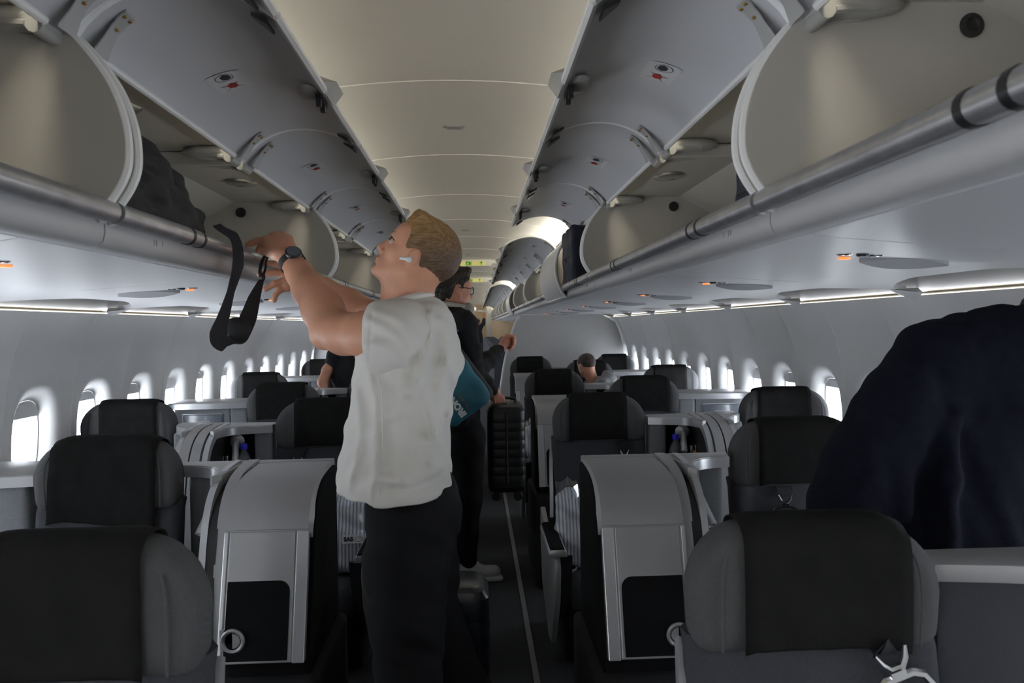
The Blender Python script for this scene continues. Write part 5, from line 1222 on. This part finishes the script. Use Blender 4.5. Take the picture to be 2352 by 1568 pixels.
# ------------------------------------------------------------------ three people farther back
def man_grey():
    hd = Head(A(1347, 838, 7.10), (-.42, .90, -.12), (-.12, .05, 1), .93); S = SDF((.70, 6.85, .45), (1.40, 7.6, 1.36), .010); hd.sculpt(S); S.cap(hd.P(-.03, 0, -.05), A(1366, 890, 7.08), .052, .058, .03)
    S.cap(A(1370, 905, 7.1), A(1365, 1010, 7.1), .10, .11, .03, sc=(1.4, 1, 1))
    b = S.build('person', 'skin', relax=1); tag(b, 'seated person with cropped brown hair and grey hooded top, seen from behind', 'person')
    hair_mesh(hd, 'hair_brown', b, [(.15, .12), (.09, .06), (.05, .03), (.03, .01), (.0, .026), (-.025, .018), (-.035, -.01), (-.06, -.035), (-.18, -.04), (-.2, .2), (.12, .2)], res=.006, grow=.005, side=.003, rough=.001)
    S = SDF((.62, 6.75, .30), (1.62, 7.65, 1.2), .010); S.chain([A(1374, 892, 7.1), A(1370, 950, 7.1), A(1365, 1060, 7.12)], [.10, .125, .13], .03, sc=(1.45, 1, 1)); S.chain([A(1340, 898, 7.12), A(1376, 880, 7.06), A(1412, 890, 7.08)], [.06, .06, .075], .04)
    S.chain([A(1392, 858, 7.08), A(1404, 872, 7.00), A(1388, 880, 6.96), A(1368, 884, 6.99)], [.035, .045, .045, .03], .03); S.chain([A(1414, 896, 7.08), A(1427, 985, 7.1), A(1400, 1020, 7.3)], [.075, .06, .045], .03); S.chain([A(1330, 918, 7.14), A(1318, 985, 7.2), A(1335, 1020, 7.35)], [.07, .06, .045], .03)
    S.cap(hd.P(-.03, 0, -.05), A(1366, 893, 7.08), .058, .058, .01, True); S.disp(lambda x, y, z: .004*np.sin(z*45+x*40)*np.sin(x*33+y*20)); S.build('hooded_top', 'hoodie_grey', b)
    S = SDF((.75, 6.75, .02), (1.6, 7.6, .75), .014); S.cap((1.10, 7.12, .58), (1.20, 7.12, .58), .14, .14, .03); S.chain([(1.06, 7.05, .56), (1.0, 6.86, .50), (1.0, 6.92, .08)], [.09, .075, .06], .04); S.chain([(1.24, 7.05, .56), (1.24, 6.86, .50), (1.24, 6.92, .08)], [.09, .075, .06], .04); S.half((0, 0, .02), (0, 0, -1)); S.build('trousers', 'trousers', b)
man_grey()
def man_black():
    hd = Head(A(805, 772, 6.75), (-.5, .8, -.3), (-.1, .1, 1), .95); S = SDF((-1.45, 6.3, .40), (-.75, 7.15, 1.52), .011); hd.sculpt(S); S.cap(hd.P(-.02, 0, -.05), A(806, 812, 6.7), .05, .055, .03); S.cap(A(806, 845, 6.7), A(818, 960, 6.7), .08, .08, .03, sc=(1.3, 1, 1))
    S.chain([A(775, 818, 6.68), A(752, 850, 6.65), A(741, 878, 6.6), A(752, 925, 6.55)], [.05, .045, .042, .030], .02); q = A(756, 940, 6.54); S.cap(A(752, 925, 6.55), q, .03, .03, .01)
    for i in range(4): S.chain([q, q+np.array((-.02+.013*i, -.02, -.05)), q+np.array((-.02+.013*i, -.025, -.085))], [.02, .012, .010], .005)
    S.chain([q, q+np.array((.035, -.01, -.03)), q+np.array((.045, -.02, -.05))], [.018, .012, .010], .005)
    b = S.build('person', 'skin', relax=1); tag(b, 'person in a black T-shirt stooping between seats, bare arm showing beside the white shirt', 'person')
    hair_mesh(hd, 'hair_brown', b, [(.15, .12), (.085, .065), (.04, .03), (.02, -.02), (-.03, 0), (-.05, -.07), (-.2, -.08), (-.2, .2), (.1, .2)], res=.008)
    S = SDF((-1.5, 6.3, .60), (-.7, 7.1, 1.40), .011); S.chain([A(772, 812, 6.68), A(806, 803, 6.7), A(845, 815, 6.7)], [.068, .05, .07], .03); S.chain([A(776, 814, 6.68), A(760, 838, 6.66)], [.075, .066], .03); S.chain([A(845, 820, 6.7), A(862, 870, 6.68)], [.075, .06], .03)
    S.half(A(758, 841, 6.66), unit(A(741, 872, 6.64)-A(775, 815, 6.68)), .004, (-1.5, 6.3, .9), A(790, 800, 6.9)); S.chain([A(806, 822, 6.7), A(806, 860, 6.7), A(820, 960, 6.7)], [.10, .125, .125], .03, sc=(1.3, 1, 1)); S.half((0, 0, .66), (0, 0, -1)); S.cap(hd.P(-.02, 0, -.05), A(806, 806, 6.7), .055, .058, .01, True); S.disp(lambda x, y, z: .005*np.sin(z*40+x*60)); S.build('t_shirt', 'tee_black', b)
    S = SDF((-1.4, 6.3, .02), (-.6, 7.1, .85), .014); S.cap((-1.0, 6.72, .70), (-.92, 6.72, .70), .13, .13, .03); S.chain([(-1.03, 6.7, .66), (-1.04, 6.66, .4), (-1.04, 6.72, .06)], [.1, .08, .065], .04); S.chain([(-.87, 6.7, .66), (-.86, 6.66, .4), (-.86, 6.72, .06)], [.1, .08, .065], .04); S.half((0, 0, .02), (0, 0, -1)); S.build('trousers', 'trousers', b)
man_black()
def crew():
    d = 25.4; hd = Head(A(1097, 739, d), (.6, .7, .3), (-.2, -.2, 1)); S = SDF((-.35, d-.6, .6), (.75, d+.6, 2.08), .016); hd.sculpt(S); S.cap(hd.P(-.02, 0, -.05), A(1096, 750, d), .055, .06, .03); S.cap(A(1096, 758, d), A(1097, 795, d), .1, .1, .03, sc=(1.3, 1, 1))
    S.chain([A(1102, 755, d), A(1110, 742, d), A(1112, 728, d)], [.05, .045, .035], .02); q = A(1112, 724, d); S.cap(A(1112, 728, d), q, .035, .03, .01)
    for i in range(4): S.chain([q, q+np.array((-.03+.02*i, 0, .08))], [.022, .013], .01)
    S.chain([q, q+np.array((-.06, 0, .04))], [.02, .013], .01)
    b = S.build('person', 'skin_pink', relax=1); tag(b, 'small distant person in dark uniform raising an arm at the far galley', 'person')
    S = SDF((-.4, d-.6, .02), (.75, d+.6, 1.75), .02); S.chain([A(1096, 755, d), A(1096, 775, d), A(1098, 800, d)], [.11, .14, .13], .03, sc=(1.35, 1, 1)); S.chain([A(1088, 756, d), A(1102, 754, d), A(1110, 743, d), A(1111.5, 733, d)], [.07, .075, .065, .055], .03); S.chain([A(1087, 758, d), A(1084, 785, d)], [.07, .06], .03)
    S.chain([(.04, d, .85), (.04, d, .1)], [.12, .08], .04); S.chain([(.22, d, .85), (.22, d, .1)], [.12, .08], .04); S.half((0, 0, .02), (0, 0, -1)); S.build('uniform', 'uniform', b)
    hair_mesh(hd, 'hair_dark', b, [(.15, .12), (.085, .065), (.04, .03), (.02, -.02), (-.03, 0), (-.05, -.07), (-.2, -.08), (-.2, .2), (.1, .2)], res=.014)
crew()

# ================================================================== things in the lockers and on the seats
def bag_left():
    root = empty('backpack', (-.75, 1.8, 1.69), 'black backpack lying in the open locker on the left, its straps over the rail', 'backpack'); S = SDF((-1.2, 1.48, 1.66), (-.56, 2.2, 2.02), .007)
    S.chain([(-.785, 1.63, 1.82), (-.78, 1.74, 1.815), (-.765, 1.90, 1.785), (-.755, 2.0, 1.76)], [.115, .11, .092, .072], .05, sc=(1.5, 1, 1)); S.box((-.77, 1.82, 1.738), (.15, .26, .046), .025, None, .03); S.chain([(-.70, 1.66, 1.87), (-.70, 1.62, 1.915)], [.05, .04], .03)
    S.half((0, 0, 1.692), (0, 0, -1)); S.disp(lambda x, y, z: .006*np.sin(y*38+z*50)*np.sin(x*30+z*40)+.002*np.sin(z*170)); S.build('body', 'bag_black', root)
    m = MB(); m.tube([(-.625, 1.58, 1.733), (-.622, 1.8, 1.733), (-.622, 2.04, 1.728)], .005, 6); m.tube([(-.63, 1.60, 1.752), (-.626, 1.8, 1.752), (-.63, 2.03, 1.745)], .004, 6); m.build('zip', 'rubber', root)
    # strap loop hanging over the rail
    def B(p, w, nm, side=(0, 1, 0)):
        m = MB(); c = catmull([A(*q) for q in p], 6); n = len(c); m.band(c, [float(np.interp(i, np.linspace(0, n-1, len(w)), w)) for i in range(n)], .003, side); return m.build(nm, 'belt', root)
    s1 = [(498, 517, 2.04), (510, 526, 2.08), (526, 535, 2.115), (538, 545, 2.135), (546, 570, 2.13), (546, 610, 2.12), (530, 670, 2.12), (514, 725, 2.12), (502, 765, 2.12), (506, 784, 2.13), (526, 789, 2.15), (549, 774, 2.19), (570, 730, 2.24), (584, 685, 2.30), (601, 642, 2.36)]
    B(s1, [.020, .022, .024, .026, .028, .030, .020, .032, .048, .046, .044, .046, .046, .034, .012], 'strap', (.78, .62, .15))
    m = MB(); m.ball(A(545, 757, 2.2), (.038, .02, .036), 18, 10); m.build('strap_pad', 'bag_black', root)
    m = MB(); m.tube(catmull([A(601, 642, 2.36), A(597, 622, 2.38), A(604, 596, 2.40), A(622, 572, 2.41), A(628, 566, 2.43)], 5), .0055, 6); m.tube(catmull([A(603, 638, 2.36), A(610, 615, 2.38), A(612, 598, 2.40), A(622, 574, 2.41)], 5), .0035, 6); m.ball(A(602, 636, 2.36), (.010, .008, .014), 10, 8); m.build('buckle', 'black', root)
bag_left()
def soft_bag(c, hf, mt, label, nm='travel_bag'):
    root = empty(nm, (c[0], c[1], c[2]-hf[2]), label, 'bag'); S = SDF(np.array(c)-np.array(hf)-.04, np.array(c)+np.array(hf)+.04, .008); S.box(c, hf, .022, None, .01); S.disp(lambda x, y, z: .006*np.sin(x*40+z*30)*np.sin(y*34+z*22)); S.build('body', mt, root)
    m = MB(); x = c[0]-math.copysign(hf[0]+.0, c[0]); m.tube([(x, c[1]-hf[1]+.05, c[2]), (x, c[1]+hf[1]-.05, c[2])], .004, 6); m.box((x-.005, c[1]-.012, c[2]-.03), (x+.005, c[1]+.0, c[2]+.0)); m.build('zip', 'rubber', root)
soft_bag((.80, 4.41, 1.85), (.21, .24, .16), 'bag_navy', 'dark navy bag filling the right locker before its shut door')
soft_bag((.86, 1.635, 1.755), (.2, .14, .068), 'bag_navy', 'navy bag in the near right locker, peeping past the end panel')

# wrapped striped pillows on the aisle seats
def stripes():
    m = bpy.data.materials.new('striped_cotton'); m.use_nodes = True; n = m.node_tree.nodes; l = m.node_tree.links; b = n['Principled BSDF']; b.inputs['Roughness'].default_value = .45; b.inputs['Coat Weight'].default_value = .5; b.inputs['Coat Roughness'].default_value = .18
    tc = n.new('ShaderNodeTexCoord'); w = n.new('ShaderNodeTexWave'); w.inputs['Scale'].default_value = 22; w.inputs['Distortion'].default_value = .6; w.bands_direction = 'X'; l.new(tc.outputs['Object'], w.inputs['Vector'])
    r = n.new('ShaderNodeValToRGB'); r.color_ramp.elements[0].color = (.25, .27, .34, 1); r.color_ramp.elements[1].color = (.62, .64, .68, 1); r.color_ramp.elements[0].position = .3; r.color_ramp.elements[1].position = .55; l.new(w.outputs['Fac'], r.inputs[0]); l.new(r.outputs[0], b.inputs['Base Color']); return m
M['stripes'] = stripes(); M['film'] = glass_mat(); M['film'].node_tree.nodes['Mix Shader'].inputs[0].default_value = .22
def pillow(c, hf, label, tilt=-.25, tagged=False):
    root = empty('wrapped_pillow', (c[0], c[1], c[2]-hf[2]), label, 'pillow', 'wrapped pillows on the seats')
    ct, st = math.cos(tilt), math.sin(tilt); R = np.array(((1, 0, 0), (0, ct, st), (0, -st, ct)))
    S = SDF(np.array(c)-hf[2]-.05, np.array(c)+hf[2]+.05, .006); S.box(c, hf, min(hf[1]*.95, .06), R, .01); S.ell(c, (hf[0]*.9, hf[1]*1.25, hf[2]*.9), R, .04); S.disp(lambda x, y, z: .007*np.sin(x*34+z*23+c[0]*9)*np.sin(z*31-x*17)+.003*np.sin(z*85+x*60)); S.build('pillow', 'stripes', root)
    m = MB(); y_ = c[1]; rows = []
    for j, (dz, dd) in enumerate(((hf[2]*.80, -.045), (hf[2]+.01, -.02), (hf[2]+.035, .01))):
        rows.append([(c[0]+hf[0]*(-1+2*i/18), y_+hf[2]*.9*-math.tan(tilt)*.0+dd+.012*math.sin(i*2.1+j), c[2]+dz+.010*math.sin(i*1.3+j*2)+.008*math.sin(i*2.9)) for i in range(19)])
    m.loft(rows, close=False, cap=False); m.build('plastic_wrap', 'film', root)
    m = MB(); m.tube(catmull([(c[0]-hf[0]*.7, c[1]-.05, c[2]-hf[2]+.02), (c[0]-hf[0]*.9, c[1]-.09, c[2]-hf[2]-.0), (c[0]-hf[0]*.6, c[1]-.10, c[2]-hf[2]+.005), (c[0]-hf[0]*.5, c[1]-.06, c[2]-hf[2]+.03)], 4), .008, 6); m.build('wrap_knot', 'film', root)
    if tagged:
        q = A(806, 1238, c[1]-hf[1]-.03); m = MB(); m.box((q[0]-.037, q[1]-.002, q[2]-.017), (q[0]+.055, q[1], q[2]+.017)); t = m.build('label', 'rimw', root, smooth=False)
        text_mesh('lettering', 'SAS', .024, rotT((q[0]-.010, q[1]-.0026, q[2]), PI/2), 'ink', t, .0006, bold=.0012)
        m = MB(); m.tube([(q[0]+.034+.015*math.cos(a), q[1]-.003, q[2]+.0095*math.sin(a)) for a in [2*PI*k/20 for k in range(20)]], .0009, 4, closed=True); m.build('roundel', 'bracket', t)
    return root
pillow((-.565, 3.36, .60), (.165, .065, .165), 'striped pillow in clear wrap with a small printed label, left of the standing man', tagged=True)
pillow((.57, 3.36, .60), (.165, .065, .165), 'striped pillow in clear wrap on the second-row right aisle seat')
pillow((.56, 5.56, .60), (.16, .06, .165), 'small bluish wrapped pillow farther back on the right, beyond the carried case')
